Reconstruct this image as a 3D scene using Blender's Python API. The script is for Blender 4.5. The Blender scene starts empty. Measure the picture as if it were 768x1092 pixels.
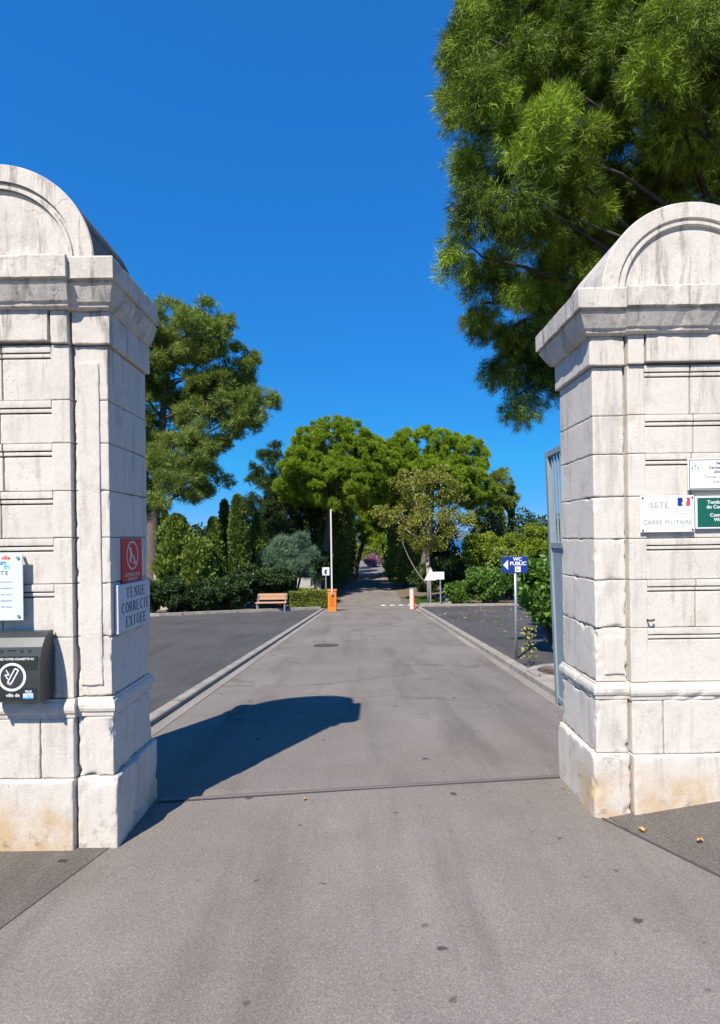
import bpy, math, random
import numpy as np
from mathutils import Vector, Matrix, noise, Euler

# ------------------------------------------------------------------ camera, sky, sun, exposure
SC = bpy.context.scene
COL = SC.collection
R = math.radians
EYE = 1.6; FPX = 600.0; CX = 384.0; HY = 573.0

cam_d = bpy.data.cameras.new('camera')
cam_d.lens = 36.0 * FPX / 1092.0
cam_d.sensor_width = 36.0
cam_d.shift_y = 27.0 / 1092.0
cam_d.clip_start = 0.05
cam_d.clip_end = 40000
cam = bpy.data.objects.new('camera', cam_d); COL.objects.link(cam)
cam.location = (0, 0, EYE); cam.rotation_euler = (Matrix.Rotation(R(90), 3, 'X') @ Matrix.Rotation(R(-0.8), 3, 'Z')).to_euler()   # held very slightly askew
SC.camera = cam

SUN_EL = R(49.0); SUN_AZ = R(26.0)          # shadows run away from the camera, to the right of +Y
LV = Vector((math.cos(SUN_EL) * math.sin(SUN_AZ), math.cos(SUN_EL) * math.cos(SUN_AZ), -math.sin(SUN_EL)))
w = bpy.data.worlds.new('World'); SC.world = w; w.use_nodes = True
nt = w.node_tree; nt.nodes.clear()
sky = nt.nodes.new('ShaderNodeTexSky'); sky.sky_type = 'NISHITA'; sky.sun_disc = False
sky.sun_elevation = SUN_EL; sky.sun_rotation = SUN_AZ + math.pi
sky.altitude = 500; sky.air_density = 0.8; sky.dust_density = 0.0; sky.ozone_density = 4.0
sep = nt.nodes.new('ShaderNodeSeparateColor'); sep.mode = 'HSV'; cmb = nt.nodes.new('ShaderNodeCombineColor'); cmb.mode = 'HSV'
def wm(op, a, b):
    n = nt.nodes.new('ShaderNodeMath'); n.operation = op
    for i, v in enumerate((a, b)):
        if isinstance(v, (int, float)): n.inputs[i].default_value = v
        else: nt.links.new(v, n.inputs[i])
    return n.outputs[0]
# the phone's rendering of the sky: deeper blue, highlights held back near the horizon
nt.links.new(sky.outputs[0], sep.inputs[0]); nt.links.new(wm('MAXIMUM', wm('SUBTRACT', wm('MULTIPLY', sep.outputs[0], 1.3), 0.182), 0.597), cmb.inputs[0])
nt.links.new(wm('SUBTRACT', 1.0, wm('MULTIPLY', wm('POWER', wm('SUBTRACT', 1.0, sep.outputs[1]), 1.7), 0.30)), cmb.inputs[1])
nt.links.new(wm('MULTIPLY', wm('DIVIDE', sep.outputs[2], wm('ADD', sep.outputs[2], 2.2)), 6.6), cmb.inputs[2])
bg = nt.nodes.new('ShaderNodeBackground'); bg.inputs['Strength'].default_value = 0.115
ow = nt.nodes.new('ShaderNodeOutputWorld')
nt.links.new(cmb.outputs[0], bg.inputs['Color']); nt.links.new(bg.outputs[0], ow.inputs['Surface'])
sun_d = bpy.data.lights.new('sun', 'SUN'); sun_d.energy = 4.7; sun_d.angle = R(0.5); sun_d.color = (1.0, 0.93, 0.83)
sun = bpy.data.objects.new('sun', sun_d); COL.objects.link(sun)
sun.rotation_euler = LV.to_track_quat('-Z', 'Y').to_euler(); sun.location = (-5, -8, 14)
SC.view_settings.view_transform = 'Standard'; SC.view_settings.look = 'None'
SC.view_settings.exposure = 0.70; SC.view_settings.gamma = 1.0; SC.view_settings.use_curve_mapping = False
try:
    SC.cycles.max_bounces = 6; SC.cycles.diffuse_bounces = 3; SC.cycles.transparent_max_bounces = 8
except Exception: pass

def X(px, d): return (px - CX) * d / FPX          # metres across at distance d
def H(py, d): return EYE + (HY - py) * d / FPX    # height at distance d
def gz(y):                                         # level forecourt, a ramp down, level avenue
    if y <= 3.6: return 0.0
    if y <= 27: return -0.07 * (y - 3.6)
    if y <= 110: return -1.638
    return max(-45.0, -1.638 - (y - 110) * 0.6)
def xl(y): return -1.92 + (y - 5.22) * 0.0235
def xr(y): return 2.11 + (y - 6.2) * 0.0136

# ------------------------------------------------------------------ object helpers
ROOT = {}
def wloc(o):
    v = Vector((0, 0, 0))
    while o is not None:
        v += o.location; o = o.parent
    return v
def tag(o, label=None, cat=None, group=None, kind=None):
    if label: o['label'] = label
    if cat: o['category'] = cat
    if group: o['group'] = group
    if kind: o['kind'] = kind
    return o
def thing(name, loc, label, cat, group=None):
    o = bpy.data.objects.new(name, None); COL.objects.link(o); o.empty_display_size = 0.2
    o.location = loc
    return tag(o, label, cat, group)
def link_mesh(name, me, m, parent=None, smooth=False, bevel=0):
    if m is not None: me.materials.append(m)
    o = bpy.data.objects.new(name, me); COL.objects.link(o)
    if parent is not None:
        off = wloc(parent)
        me.transform(Matrix.Translation(-off)); o.parent = parent
    if smooth:
        me.polygons.foreach_set('use_smooth', [True] * len(me.polygons))
    if bevel:
        b = o.modifiers.new('b', 'BEVEL'); b.width = bevel; b.segments = 2; b.limit_method = 'ANGLE'
    me.update()
    return o
def copy_tree(o, parent=None, loc=None, rz=None, sc=None, label=None):
    c = o.copy(); COL.objects.link(c); c.parent = parent
    if loc is not None: c.location = loc
    if rz is not None: c.rotation_euler = (0, 0, rz)
    if sc is not None: c.scale = sc
    if label: c['label'] = label
    for ch in o.children: copy_tree(ch, c)
    return c

class MB:
    def __init__(s): s.v = []; s.f = []
    def add(s, vs, fs):
        n = len(s.v); s.v += [tuple(p) for p in vs]; s.f += [tuple(i + n for i in f) for f in fs]; return s
    def box(s, x0, x1, y0, y1, z0, z1, M=None):
        vs = [Vector((x, y, z)) for z in (z0, z1) for y in (y0, y1) for x in (x0, x1)]
        if M is not None: vs = [M @ p for p in vs]
        return s.add(vs, [(0, 2, 3, 1), (4, 5, 7, 6), (0, 1, 5, 4), (2, 6, 7, 3), (0, 4, 6, 2), (1, 3, 7, 5)])
    def tube(s, pts, rs, n=8, cap=True):
        pts = [Vector(p) for p in pts]; rings = []
        base = len(s.v); vs = []; up = Vector((0.13, 0.31, 0.94)).normalized()
        for i, p in enumerate(pts):
            t = (pts[min(i + 1, len(pts) - 1)] - pts[max(i - 1, 0)])
            t = t.normalized() if t.length > 1e-9 else Vector((0, 0, 1))
            a = t.cross(up)
            if a.length < 0.05: a = t.cross(Vector((1, 0, 0)))
            a.normalize(); b = t.cross(a)
            r = rs[i] if isinstance(rs, (list, tuple)) else rs
            for k in range(n):
                an = 2 * math.pi * k / n
                vs.append(p + a * (math.cos(an) * r) + b * (math.sin(an) * r))
        fs = []
        for i in range(len(pts) - 1):
            for k in range(n):
                k2 = (k + 1) % n
                fs.append((i * n + k, i * n + k2, (i + 1) * n + k2, (i + 1) * n + k))
        if cap:
            fs.append(tuple(range(n - 1, -1, -1))); fs.append(tuple((len(pts) - 1) * n + k for k in range(n)))
        return s.add(vs, fs)
    def prism(s, poly, axis, a0, a1):
        # poly: list of 2-D points, extruded along an axis from a0 to a1
        def mk(p, a):
            return {'x': (a, p[0], p[1]), 'y': (p[0], a, p[1]), 'z': (p[0], p[1], a)}[axis]
        n = len(poly)
        vs = [mk(p, a0) for p in poly] + [mk(p, a1) for p in poly]
        fs = [tuple(range(n - 1, -1, -1)), tuple(range(n, 2 * n))]
        for i in range(n): fs.append((i, (i + 1) % n, n + (i + 1) % n, n + i))
        return s.add(vs, fs)
    def rings(s, rl, cap=True):
        n = len(rl[0]); vs = [p for r in rl for p in r]; fs = []
        for i in range(len(rl) - 1):
            for k in range(n):
                k2 = (k + 1) % n
                fs.append((i * n + k, i * n + k2, (i + 1) * n + k2, (i + 1) * n + k))
        if cap:
            fs.append(tuple(range(n - 1, -1, -1))); fs.append(tuple((len(rl) - 1) * n + k for k in range(n)))
        return s.add(vs, fs)
    def mirror_x(s):
        s.v = [(-p[0], p[1], p[2]) for p in s.v]; s.f = [tuple(reversed(f)) for f in s.f]; return s
    def shift(s, dx, dy, dz):
        s.v = [(p[0] + dx, p[1] + dy, p[2] + dz) for p in s.v]; return s
    def build(s, name, m, parent=None, smooth=False, bevel=0):
        me = bpy.data.meshes.new(name); me.from_pydata(s.v, [], s.f); me.validate()
        import bmesh
        bm = bmesh.new(); bm.from_mesh(me); bmesh.ops.recalc_face_normals(bm, faces=bm.faces); bm.to_mesh(me); bm.free()
        return link_mesh(name, me, m, parent, smooth, bevel)

# ------------------------------------------------------------------ materials
MATS = {}
class NT:
    def __init__(s, name):
        s.m = bpy.data.materials.new(name); s.m.use_nodes = True; s.t = s.m.node_tree; s.t.nodes.clear()
        s.out = s.t.nodes.new('ShaderNodeOutputMaterial'); s.p = s.t.nodes.new('ShaderNodeBsdfPrincipled')
        s.t.links.new(s.p.outputs[0], s.out.inputs['Surface'])
        s.geo = None
        s.p.inputs['Specular IOR Level'].default_value = 0.3
    def pos(s, sc=(1, 1, 1)):
        if s.geo is None: s.geo = s.t.nodes.new('ShaderNodeNewGeometry')
        mp = s.t.nodes.new('ShaderNodeMapping'); mp.inputs['Scale'].default_value = sc
        s.t.links.new(s.geo.outputs['Position'], mp.inputs[0]); return mp.outputs[0]
    def noise(s, sc, det=4, rough=0.55, vec=None, dist=0):
        n = s.t.nodes.new('ShaderNodeTexNoise'); n.inputs['Scale'].default_value = sc
        n.inputs['Detail'].default_value = det; n.inputs['Roughness'].default_value = rough
        n.inputs['Distortion'].default_value = dist
        s.t.links.new(vec if vec is not None else s.pos(), n.inputs['Vector']); return n.outputs['Fac']
    def voro(s, sc, feat='F1', vec=None, out='Distance', rnd=1.0):
        n = s.t.nodes.new('ShaderNodeTexVoronoi'); n.feature = feat; n.inputs['Scale'].default_value = sc
        n.inputs['Randomness'].default_value = rnd
        s.t.links.new(vec if vec is not None else s.pos(), n.inputs['Vector']); return n.outputs[out]
    def ramp(s, fac, stops):
        n = s.t.nodes.new('ShaderNodeValToRGB'); e = n.color_ramp.elements
        while len(e) < len(stops): e.new(0.5)
        for i, (p, c) in enumerate(stops):
            e[i].position = p
            e[i].color = (c, c, c, 1) if not isinstance(c, (tuple, list)) else (*c[:3], 1)
        s.t.links.new(fac, n.inputs[0]); return n.outputs[0]
    def mix(s, fac, a, b, mode='MIX'):
        n = s.t.nodes.new('ShaderNodeMix'); n.data_type = 'RGBA'; n.blend_type = mode
        for si, v in ((0, fac), (6, a), (7, b)):
            sock = n.inputs[si]
            if isinstance(v, (int, float)): sock.default_value = v if si == 0 else (v, v, v, 1)
            elif isinstance(v, (tuple, list)): sock.default_value = (*v[:3], 1)
            else: s.t.links.new(v, sock)
        return n.outputs[2]
    def math(s, op, a, b=None, c=None):
        n = s.t.nodes.new('ShaderNodeMath'); n.operation = op
        for i, v in enumerate((a, b, c)):
            if v is None: continue
            if isinstance(v, (int, float)): n.inputs[i].default_value = v
            else: s.t.links.new(v, n.inputs[i])
        return n.outputs[0]
    def comp(s, axis):
        n = s.t.nodes.new('ShaderNodeSeparateXYZ'); s.t.links.new(s.pos(), n.inputs[0]); return n.outputs[axis]
    def color(s, c):
        if isinstance(c, (tuple, list)): s.p.inputs['Base Color'].default_value = (*c[:3], 1)
        else: s.t.links.new(c, s.p.inputs['Base Color'])
    def rough(s, r):
        if isinstance(r, (int, float)): s.p.inputs['Roughness'].default_value = r
        else: s.t.links.new(r, s.p.inputs['Roughness'])
    def bump(s, h, strength=0.4, dist=0.01):
        n = s.t.nodes.new('ShaderNodeBump'); n.inputs['Strength'].default_value = strength
        n.inputs['Distance'].default_value = dist; s.t.links.new(h, n.inputs['Height'])
        s.t.links.new(n.outputs[0], s.p.inputs['Normal'])

def paint(name, c, rough=0.5, metal=0.0, grime=0.25, spec=0.4):
    if name in MATS: return MATS[name]
    t = NT(name); g = t.noise(9, 5, 0.6)
    t.color(t.mix(t.ramp(g, [(0.4, 0.0), (0.75, grime)]), c, tuple(x * 0.55 + 0.02 for x in c)))
    t.rough(rough); t.p.inputs['Metallic'].default_value = metal; t.p.inputs['Specular IOR Level'].default_value = spec
    t.bump(t.noise(60, 3), 0.08, 0.002)
    MATS[name] = t.m; return t.m

def make_stone():
    t = NT('limestone')
    big = t.noise(1.7, 5, 0.6); mid = t.noise(7, 5, 0.65); fine = t.noise(70, 3, 0.6)
    c = t.mix(t.ramp(big, [(0.35, 0.0), (0.65, 1.0)]), (0.605, 0.560, 0.490), (0.540, 0.500, 0.440))
    c = t.mix(t.ramp(mid, [(0.42, 0.0), (0.72, 0.45)]), c, (0.60, 0.545, 0.49))
    c = t.mix(t.ramp(mid, [(0.28, 0.55), (0.44, 0.0)]), c, (0.42, 0.35, 0.29))
    # rain streaks
    st = t.noise(4.0, 6, 0.65, t.pos((3.1, 3.1, 0.42)), dist=0.4)
    c = t.mix(t.ramp(st, [(0.53, 0.0), (0.70, 0.60)]), c, (0.33, 0.295, 0.265))
    # grey lichen crust on the weathered cornice and arched top
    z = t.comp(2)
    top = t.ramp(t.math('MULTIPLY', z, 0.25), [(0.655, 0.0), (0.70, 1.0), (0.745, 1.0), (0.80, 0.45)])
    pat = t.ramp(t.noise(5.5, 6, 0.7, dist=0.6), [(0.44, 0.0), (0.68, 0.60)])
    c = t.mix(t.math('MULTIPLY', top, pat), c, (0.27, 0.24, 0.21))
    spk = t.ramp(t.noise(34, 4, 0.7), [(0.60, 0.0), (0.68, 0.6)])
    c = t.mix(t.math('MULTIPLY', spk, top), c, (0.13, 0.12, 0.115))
    # ochre damp at the foot
    foot = t.ramp(z, [(0.0, 1.0), (0.16, 0.75), (0.33, 0.0)])
    fp = t.ramp(t.noise(3.3, 5, 0.6), [(0.44, 0.08), (0.62, 0.85)])
    c = t.mix(t.math('MULTIPLY', foot, fp), c, (0.50, 0.33, 0.15))
    fd = t.ramp(t.noise(12, 6, 0.75), [(0.55, 0.0), (0.68, 0.75)])
    low = t.ramp(z, [(0.0, 1.0), (0.12, 0.7), (0.25, 0.0)])
    c = t.mix(t.math('MULTIPLY', low, fd), c, (0.17, 0.13, 0.09))
    # left pier's curved top: its shade, with some weathering, painted near-black
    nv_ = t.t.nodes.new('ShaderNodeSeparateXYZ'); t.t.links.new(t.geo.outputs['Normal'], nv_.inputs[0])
    curv = t.math('GREATER_THAN', nv_.outputs[1], -0.35); shade_crust = t.math('MULTIPLY', curv, t.math('MULTIPLY', t.math('LESS_THAN', t.comp(0), 0.0), t.math('GREATER_THAN', z, 3.05)))
    c = t.mix(t.math('MULTIPLY', shade_crust, t.ramp(t.noise(6, 5, 0.7), [(0.3, 0.55), (0.6, 0.95)])), c, (0.085, 0.075, 0.070))
    # dark run-off below the cornice and down the recess beside the corner pilaster
    ro = t.ramp(t.noise(6.0, 5, 0.65, t.pos((2.6, 2.6, 0.34)), dist=0.35), [(0.56, 0.0), (0.66, 0.85)])
    rz = t.ramp(t.math('MULTIPLY', z, 0.25), [(0.50, 0.0), (0.69, 0.75)])
    c = t.mix(t.math('MULTIPLY', ro, rz), c, (0.17, 0.15, 0.135))
    # hairline cracks
    wv = t.t.nodes.new('ShaderNodeVectorMath'); wv.operation = 'MULTIPLY_ADD'
    nz = t.t.nodes.new('ShaderNodeTexNoise'); nz.inputs['Scale'].default_value = 3.0; nz.inputs['Detail'].default_value = 5
    t.t.links.new(t.pos(), nz.inputs['Vector']); t.t.links.new(nz.outputs['Color'], wv.inputs[0])
    wv.inputs[1].default_value = (0.55, 0.55, 0.55); t.t.links.new(t.pos(), wv.inputs[2])
    ed = t.voro(2.1, 'DISTANCE_TO_EDGE', wv.outputs[0])
    cr = t.math('MULTIPLY', t.ramp(ed, [(0.0, 1.0), (0.005, 0.0)]), t.ramp(t.noise(1.6, 2), [(0.58, 0.0), (0.66, 0.5)]))
    c = t.mix(cr, c, (0.15, 0.12, 0.10))
    # small pits
    pit = t.math('MULTIPLY', t.ramp(t.voro(42), [(0.0, 1.0), (0.20, 0.0)]), t.ramp(t.noise(4, 3), [(0.52, 0.0), (0.66, 0.75)]))
    c = t.mix(pit, c, (0.25, 0.21, 0.18))
    c = t.mix(0.10, c, t.ramp(fine, [(0.3, 0.2), (0.7, 0.9)]), 'OVERLAY')
    t.color(c); t.rough(0.88); t.p.inputs['Specular IOR Level'].default_value = 0.15
    h = t.math('ADD', t.math('MULTIPLY', fine, 0.35), t.math('MULTIPLY', mid, 1.2))
    h = t.math('SUBTRACT', h, t.math('MULTIPLY', pit, 1.2)); h = t.math('SUBTRACT', h, cr)
    t.bump(h, 0.50, 0.006)
    return t.m

def make_asphalt(name, base, tint, agg=260.0, seams=True, contrast=1.0, spots=True):
    t = NT(name)
    big = t.noise(0.55, 4, 0.55); mid = t.noise(3.1, 5, 0.6)
    b = np.array(base); d = np.array(tint)
    c = t.mix(t.ramp(big, [(0.38, 0.0), (0.64, 1.0)]), tuple(b), tuple(d))
    c = t.mix(t.ramp(mid, [(0.45, 0.0), (0.75, 0.35 * contrast)]), c, tuple(b * 0.72))
    trk = t.noise(1.9, 4, 0.6, t.pos((1.3, 0.16, 1)))
    c = t.mix(t.ramp(trk, [(0.50, 0.0), (0.70, 0.60 * contrast)]), c, tuple(b * 0.62))
    g = t.voro(agg, 'F1', None, 'Color'); gv = t.t.nodes.new('ShaderNodeSeparateColor'); t.t.links.new(g, gv.inputs[0])
    gr = t.ramp(gv.outputs[0], [(0.0, 0.70), (0.55, 0.97), (0.86, 1.10), (1.0, 1.45)])
    c = t.mix(0.85, c, gr, 'MULTIPLY')
    gn = t.ramp(t.noise(95, 3, 0.7), [(0.3, 0.78), (0.7, 1.2)])
    c = t.mix(0.8, c, gn, 'MULTIPLY')
    if spots:
        w1 = t.t.nodes.new('ShaderNodeVectorMath'); w1.operation = 'MULTIPLY_ADD'; n1 = t.t.nodes.new('ShaderNodeTexNoise'); n1.inputs['Scale'].default_value = 26; n1.inputs['Detail'].default_value = 4
        t.t.links.new(t.pos(), n1.inputs['Vector']); t.t.links.new(n1.outputs['Color'], w1.inputs[0]); w1.inputs[1].default_value = (0.055, 0.055, 0); t.t.links.new(t.pos((1, 1.15, 0.0)), w1.inputs[2]); wsp = w1.outputs[0]
        for sc, th, k in ((2.3, 0.062, 0.85), (4.1, 0.075, 0.6), (1.3, 0.040, 0.9), (6.7, 0.08, 0.35)):
            sp = t.ramp(t.voro(sc, vec=wsp), [(0.0, k), (th * 0.7, k), (th, 0.0)])
            c = t.mix(sp, c, tuple(b * 0.28))
    if seams:
        wv = t.t.nodes.new('ShaderNodeVectorMath'); wv.operation = 'MULTIPLY_ADD'
        nz = t.t.nodes.new('ShaderNodeTexNoise'); nz.inputs['Scale'].default_value = 1.4; nz.inputs['Detail'].default_value = 5
        t.t.links.new(t.pos(), nz.inputs['Vector']); t.t.links.new(nz.outputs['Color'], wv.inputs[0])
        wv.inputs[1].default_value = (1.1, 1.1, 0); t.t.links.new(t.pos((0.6, 1.0, 0)), wv.inputs[2])
        ed = t.voro(0.42, 'DISTANCE_TO_EDGE', wv.outputs[0])
        cr = t.math('MULTIPLY', t.ramp(ed, [(0.0, 1.0), (0.007, 0.0)]), t.ramp(t.comp(1), [(0.0, 0.0), (1.0, 0.0)]))
        yy = t.math('GREATER_THAN', t.comp(1), 5.2)
        msk = t.ramp(t.noise(0.5, 3), [(0.40, 0.0), (0.50, 0.8)])
        cr = t.math('MULTIPLY', t.math('MULTIPLY', t.ramp(ed, [(0.0, 1.0), (0.014, 0.0)]), yy), msk)
        c = t.mix(t.math('MULTIPLY', cr, 0.7), c, tuple(b * 0.40))
    t.color(c); t.rough(0.9); t.p.inputs['Specular IOR Level'].default_value = 0.12
    t.bump(t.math('ADD', gv.outputs[0], t.math('MULTIPLY', t.noise(55, 3), 1.5)), 0.45, 0.004)
    return t.m

def make_soil(name, a, b):
    t = NT(name); n = t.noise(14, 6, 0.7); m = t.noise(1.2, 4)
    c = t.mix(t.ramp(n, [(0.35, 0.0), (0.7, 1.0)]), a, b)
    c = t.mix(t.ramp(m, [(0.45, 0.0), (0.6, 0.5)]), c, (0.09, 0.10, 0.045))
    t.color(c); t.rough(0.95); t.bump(n, 0.8, 0.03); return t.m

def make_leaf(name, dark, light, trans=0.32, rough=0.55, clump=None):
    t = NT(name)
    a = t.t.nodes.new('ShaderNodeAttribute'); a.attribute_name = 'tone'
    c = t.mix(t.ramp(a.outputs['Fac'], [(0.0, 0.0), (1.0, 1.0)]), dark, light)
    if clump: c = t.mix(t.ramp(t.noise(clump, 2), [(0.55, 0.0), (0.70, 0.6)]), c, tuple(x * 1.0 for x in light))
    t.color(c); t.rough(rough); t.p.inputs['Specular IOR Level'].default_value = 0.25
    tr = t.t.nodes.new('ShaderNodeBsdfTranslucent'); mx = t.t.nodes.new('ShaderNodeMixShader')
    c2 = t.mix(1.0, c, (1.0, 1.15, 0.55), 'MULTIPLY')
    t.t.links.new(c2, tr.inputs['Color']); mx.inputs[0].default_value = trans
    t.t.links.new(t.p.outputs[0], mx.inputs[1]); t.t.links.new(tr.outputs[0], mx.inputs[2])
    t.t.links.new(mx.outputs[0], t.out.inputs['Surface'])
    return t.m

def make_bark(name, a, b):
    t = NT(name); n = t.noise(9, 5, 0.65, t.pos((4, 4, 0.8)))
    t.color(t.mix(t.ramp(n, [(0.35, 0.0), (0.65, 1.0)]), a, b)); t.rough(0.95)
    t.bump(n, 0.9, 0.03); return t.m

def make_kerb():
    t = NT('kerb_stone'); n = t.noise(5, 5, 0.6); f = t.noise(60, 3)
    c = t.mix(t.ramp(n, [(0.35, 0.0), (0.7, 1.0)]), (0.36, 0.32, 0.27), (0.22, 0.20, 0.175))
    c = t.mix(0.25, c, t.ramp(f, [(0.3, 0.5), (0.7, 1.3)]), 'MULTIPLY')
    j = t.math('FRACT', t.comp(1)); jj = t.math('LESS_THAN', j, 0.018)
    c = t.mix(jj, c, (0.08, 0.07, 0.06)); t.color(c); t.rough(0.9); t.bump(f, 0.4, 0.006); return t.m

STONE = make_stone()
JOINT = NT('joint_mortar'); JOINT.color(JOINT.mix(JOINT.ramp(JOINT.noise(20), [(0.4, 0.0), (0.7, 1.0)]), (0.30, 0.26, 0.22), (0.42, 0.37, 0.33))); JOINT.rough(0.95); JOINT = JOINT.m  # mortar tone of the recessed core, seen through the joints
ASPH = make_asphalt('worn_asphalt', (0.202, 0.178, 0.155), (0.242, 0.214, 0.188))
ASPH2 = make_asphalt('dark_asphalt', (0.088, 0.083, 0.083), (0.108, 0.102, 0.101), 200, False)
ASPH3 = make_asphalt('coarse_pavement', (0.130, 0.115, 0.100), (0.160, 0.143, 0.125), 190, False, 1.0)
GUTTER = make_asphalt('concrete_gutter', (0.33, 0.30, 0.265), (0.25, 0.225, 0.20), 150, False, 1.0, False)
KERB = make_kerb()
SOIL = make_soil('dry_soil', (0.13, 0.095, 0.065), (0.22, 0.17, 0.12))
MULCH = make_soil('bark_mulch', (0.05, 0.028, 0.018), (0.14, 0.075, 0.045))
WHITE = paint('white_paint', (0.78, 0.78, 0.78), 0.45)
BLACK = paint('black_ink', (0.035, 0.035, 0.045), 0.6, grime=0)
FADED = paint('faded_grey_ink', (0.42, 0.42, 0.44), 0.7, grime=0)
INK = paint('dark_blue_ink', (0.09, 0.09, 0.12), 0.6, grime=0.3)
STEEL = paint('galvanised_steel', (0.45, 0.46, 0.47), 0.4, 0.6)
RED = paint('sign_red', (0.58, 0.030, 0.022), 0.45, grime=0.2)
PINKW = paint('sign_pink_white', (0.68, 0.50, 0.48), 0.5, grime=0.2)
BLUE = paint('sign_blue', (0.012, 0.04, 0.22), 0.35, grime=0.1)
GREEN = paint('sign_green', (0.01, 0.105, 0.075), 0.35, grime=0.1)
ORANGE = paint('barrier_orange', (0.72, 0.20, 0.02), 0.45)
GATEP = paint('grey_blue_gate_paint', (0.25, 0.31, 0.345), 0.5, 0.1, 0.35)
WOOD = paint('bench_wood', (0.50, 0.30, 0.18), 0.6)
BOX = paint('charcoal_powder_coat', (0.045, 0.05, 0.052), 0.42, 0.2, 0.15, 0.5)
BOXF = paint('ash_box_face', (0.018, 0.024, 0.02), 0.5, 0, 0.1)

# ------------------------------------------------------------------ ground, roads, kerbs
def strip(name, fx0, fx1, ys, dz, m, kind='structure', cols=2, fz=None):
    mb = MB(); vs = []; fs = []
    for y in ys:
        for k in range(cols):
            x = fx0(y) + (fx1(y) - fx0(y)) * k / (cols - 1)
            vs.append((x, y, (gz(y) if fz is None else fz(x, y)) + dz))
    for i in range(len(ys) - 1):
        for k in range(cols - 1):
            a = i * cols + k; fs.append((a, a + 1, a + 1 + cols, a + cols))
    mb.add(vs, fs); o = mb.build(name, m, None); o['kind'] = kind; return o
YB = [3.6, 6, 9, 12, 16, 20, 24, 27]
strip('ground', lambda y: -900 if y < 120 else -9000, lambda y: 900 if y < 120 else 9000, [-300, 3.6, 27, 60, 110, 182.2, 182.4], -0.012, SOIL)
WAT = NT('sea_water'); WAT.color((0.012, 0.05, 0.11)); WAT.rough(0.25); WAT.bump(WAT.noise(0.05, 4), 0.4, 1.5)
strip('sea', lambda y: -16000, lambda y: 16000, [170, 1500, 30000], 0, WAT.m, fz=lambda x, y: -40.0)
hm = MB(); n = 60; vs = []; fs = []
for i in range(n + 1):
    x = -4000 + 10000 * i / n
    h = 28 + 52 * (0.5 + 0.5 * noise.noise(Vector((x * 0.0006, 3.1, 0)))) + 14 * noise.noise(Vector((x * 0.003, 1.1, 0)))
    for (yy, zz) in ((5200, -41), (5400, h * 0.5), (6000, h + EYE), (6900, h * 0.4), (7200, -41)): vs.append((x, yy, zz))
for i in range(n):
    for k in range(4): a = i * 5 + k; fs.append((a, a + 5, a + 6, a + 1))
HM = NT('hazy_hill_scrub'); HM.color(HM.mix(HM.ramp(HM.noise(0.004, 5), [(0.4, 0.0), (0.6, 1.0)]), (0.05, 0.09, 0.13), (0.08, 0.12, 0.15))); HM.rough(1)  # blue of distant haze is mixed into the hill scrub's colour
hm.add(vs, fs); o = hm.build('hills', HM.m, None, True); o['kind'] = 'structure'

# forecourt (in front of the gate) and roadway
strip('forecourt', lambda y: -7.0, lambda y: 7.0, [-4, 0, 2, 3.45], 0.0, ASPH)
strip('road', lambda y: xl(y) + 0.12 if y > 3.9 else xl(y) - 0.1, lambda y: xr(y) - 0.02, [3.45] + YB, 0.0, ASPH)
PXC = lambda y: 0.45 + (y - 27) * 0.0125
strip('path', lambda y: PXC(y) - 1.55, lambda y: PXC(y) + 1.55, [27, 40, 60, 100], 0.0, ASPH)
strip('left_parking', lambda y: -15, lambda y: xl(y) - 0.14, [3.45, 3.6, 9, 15, 20, 20.6], 0.0, ASPH2)
def farl(x): return 20.6 + (x + 7.4) * (23.6 - 20.4) / 5.9 if x > -7.4 else 20.6
mb = MB(); vs = []; 
for k in range(12):
    x = -7.4 + k * (xl(23.5) - 0.14 + 7.4) / 11
    vs += [(x, 20.6, gz(20.6)), (x, max(farl(x), 20.61), gz(max(farl(x), 20.61)))]
mb.add(vs, [(2 * k, 2 * k + 2, 2 * k + 3, 2 * k + 1) for k in range(11)])
o = mb.build('left_parking_end', ASPH2); o['kind'] = 'structure'
strip('right_parking', lambda y: xr(y) + 0.14, lambda y: 14, [3.45, 3.6, 9, 15, 20, 24.6], 0.0, ASPH2)
# pavements beside the gate piers
def seam_r(y): return 1.36 + (3.13 - y) * 0.30 / 0.53
def seam_l(y): return -1.33 - (2.92 - y) * 0.17 / 0.56
ysp = [-2.0, 0, 1, 2, 2.6, 3.0, 3.40]
strip('right_pavement', lambda y: max(1.30, seam_r(y)), lambda y: 6.9, ysp, 0.004, ASPH3, cols=12,
      fz=lambda x, y: min(0.30, max(0, (x - max(1.30, seam_r(y)))) * 0.155))
strip('left_pavement', lambda y: -6.9, lambda y: min(-1.20, seam_l(y)), ysp[:6] + [3.05], 0.004, ASPH3)
# dark sealing joint between pavement and forecourt, as a thin bead
mb = MB(); mb.tube([(seam_r(y) - 0.004, y, 0.002) for y in (3.16, 2.6, 2, 1, -1)], 0.006, 6)
o = mb.build('pavement_seam', paint('tar', (0.05, 0.045, 0.045), 0.8)); o['kind'] = 'structure'

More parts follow.
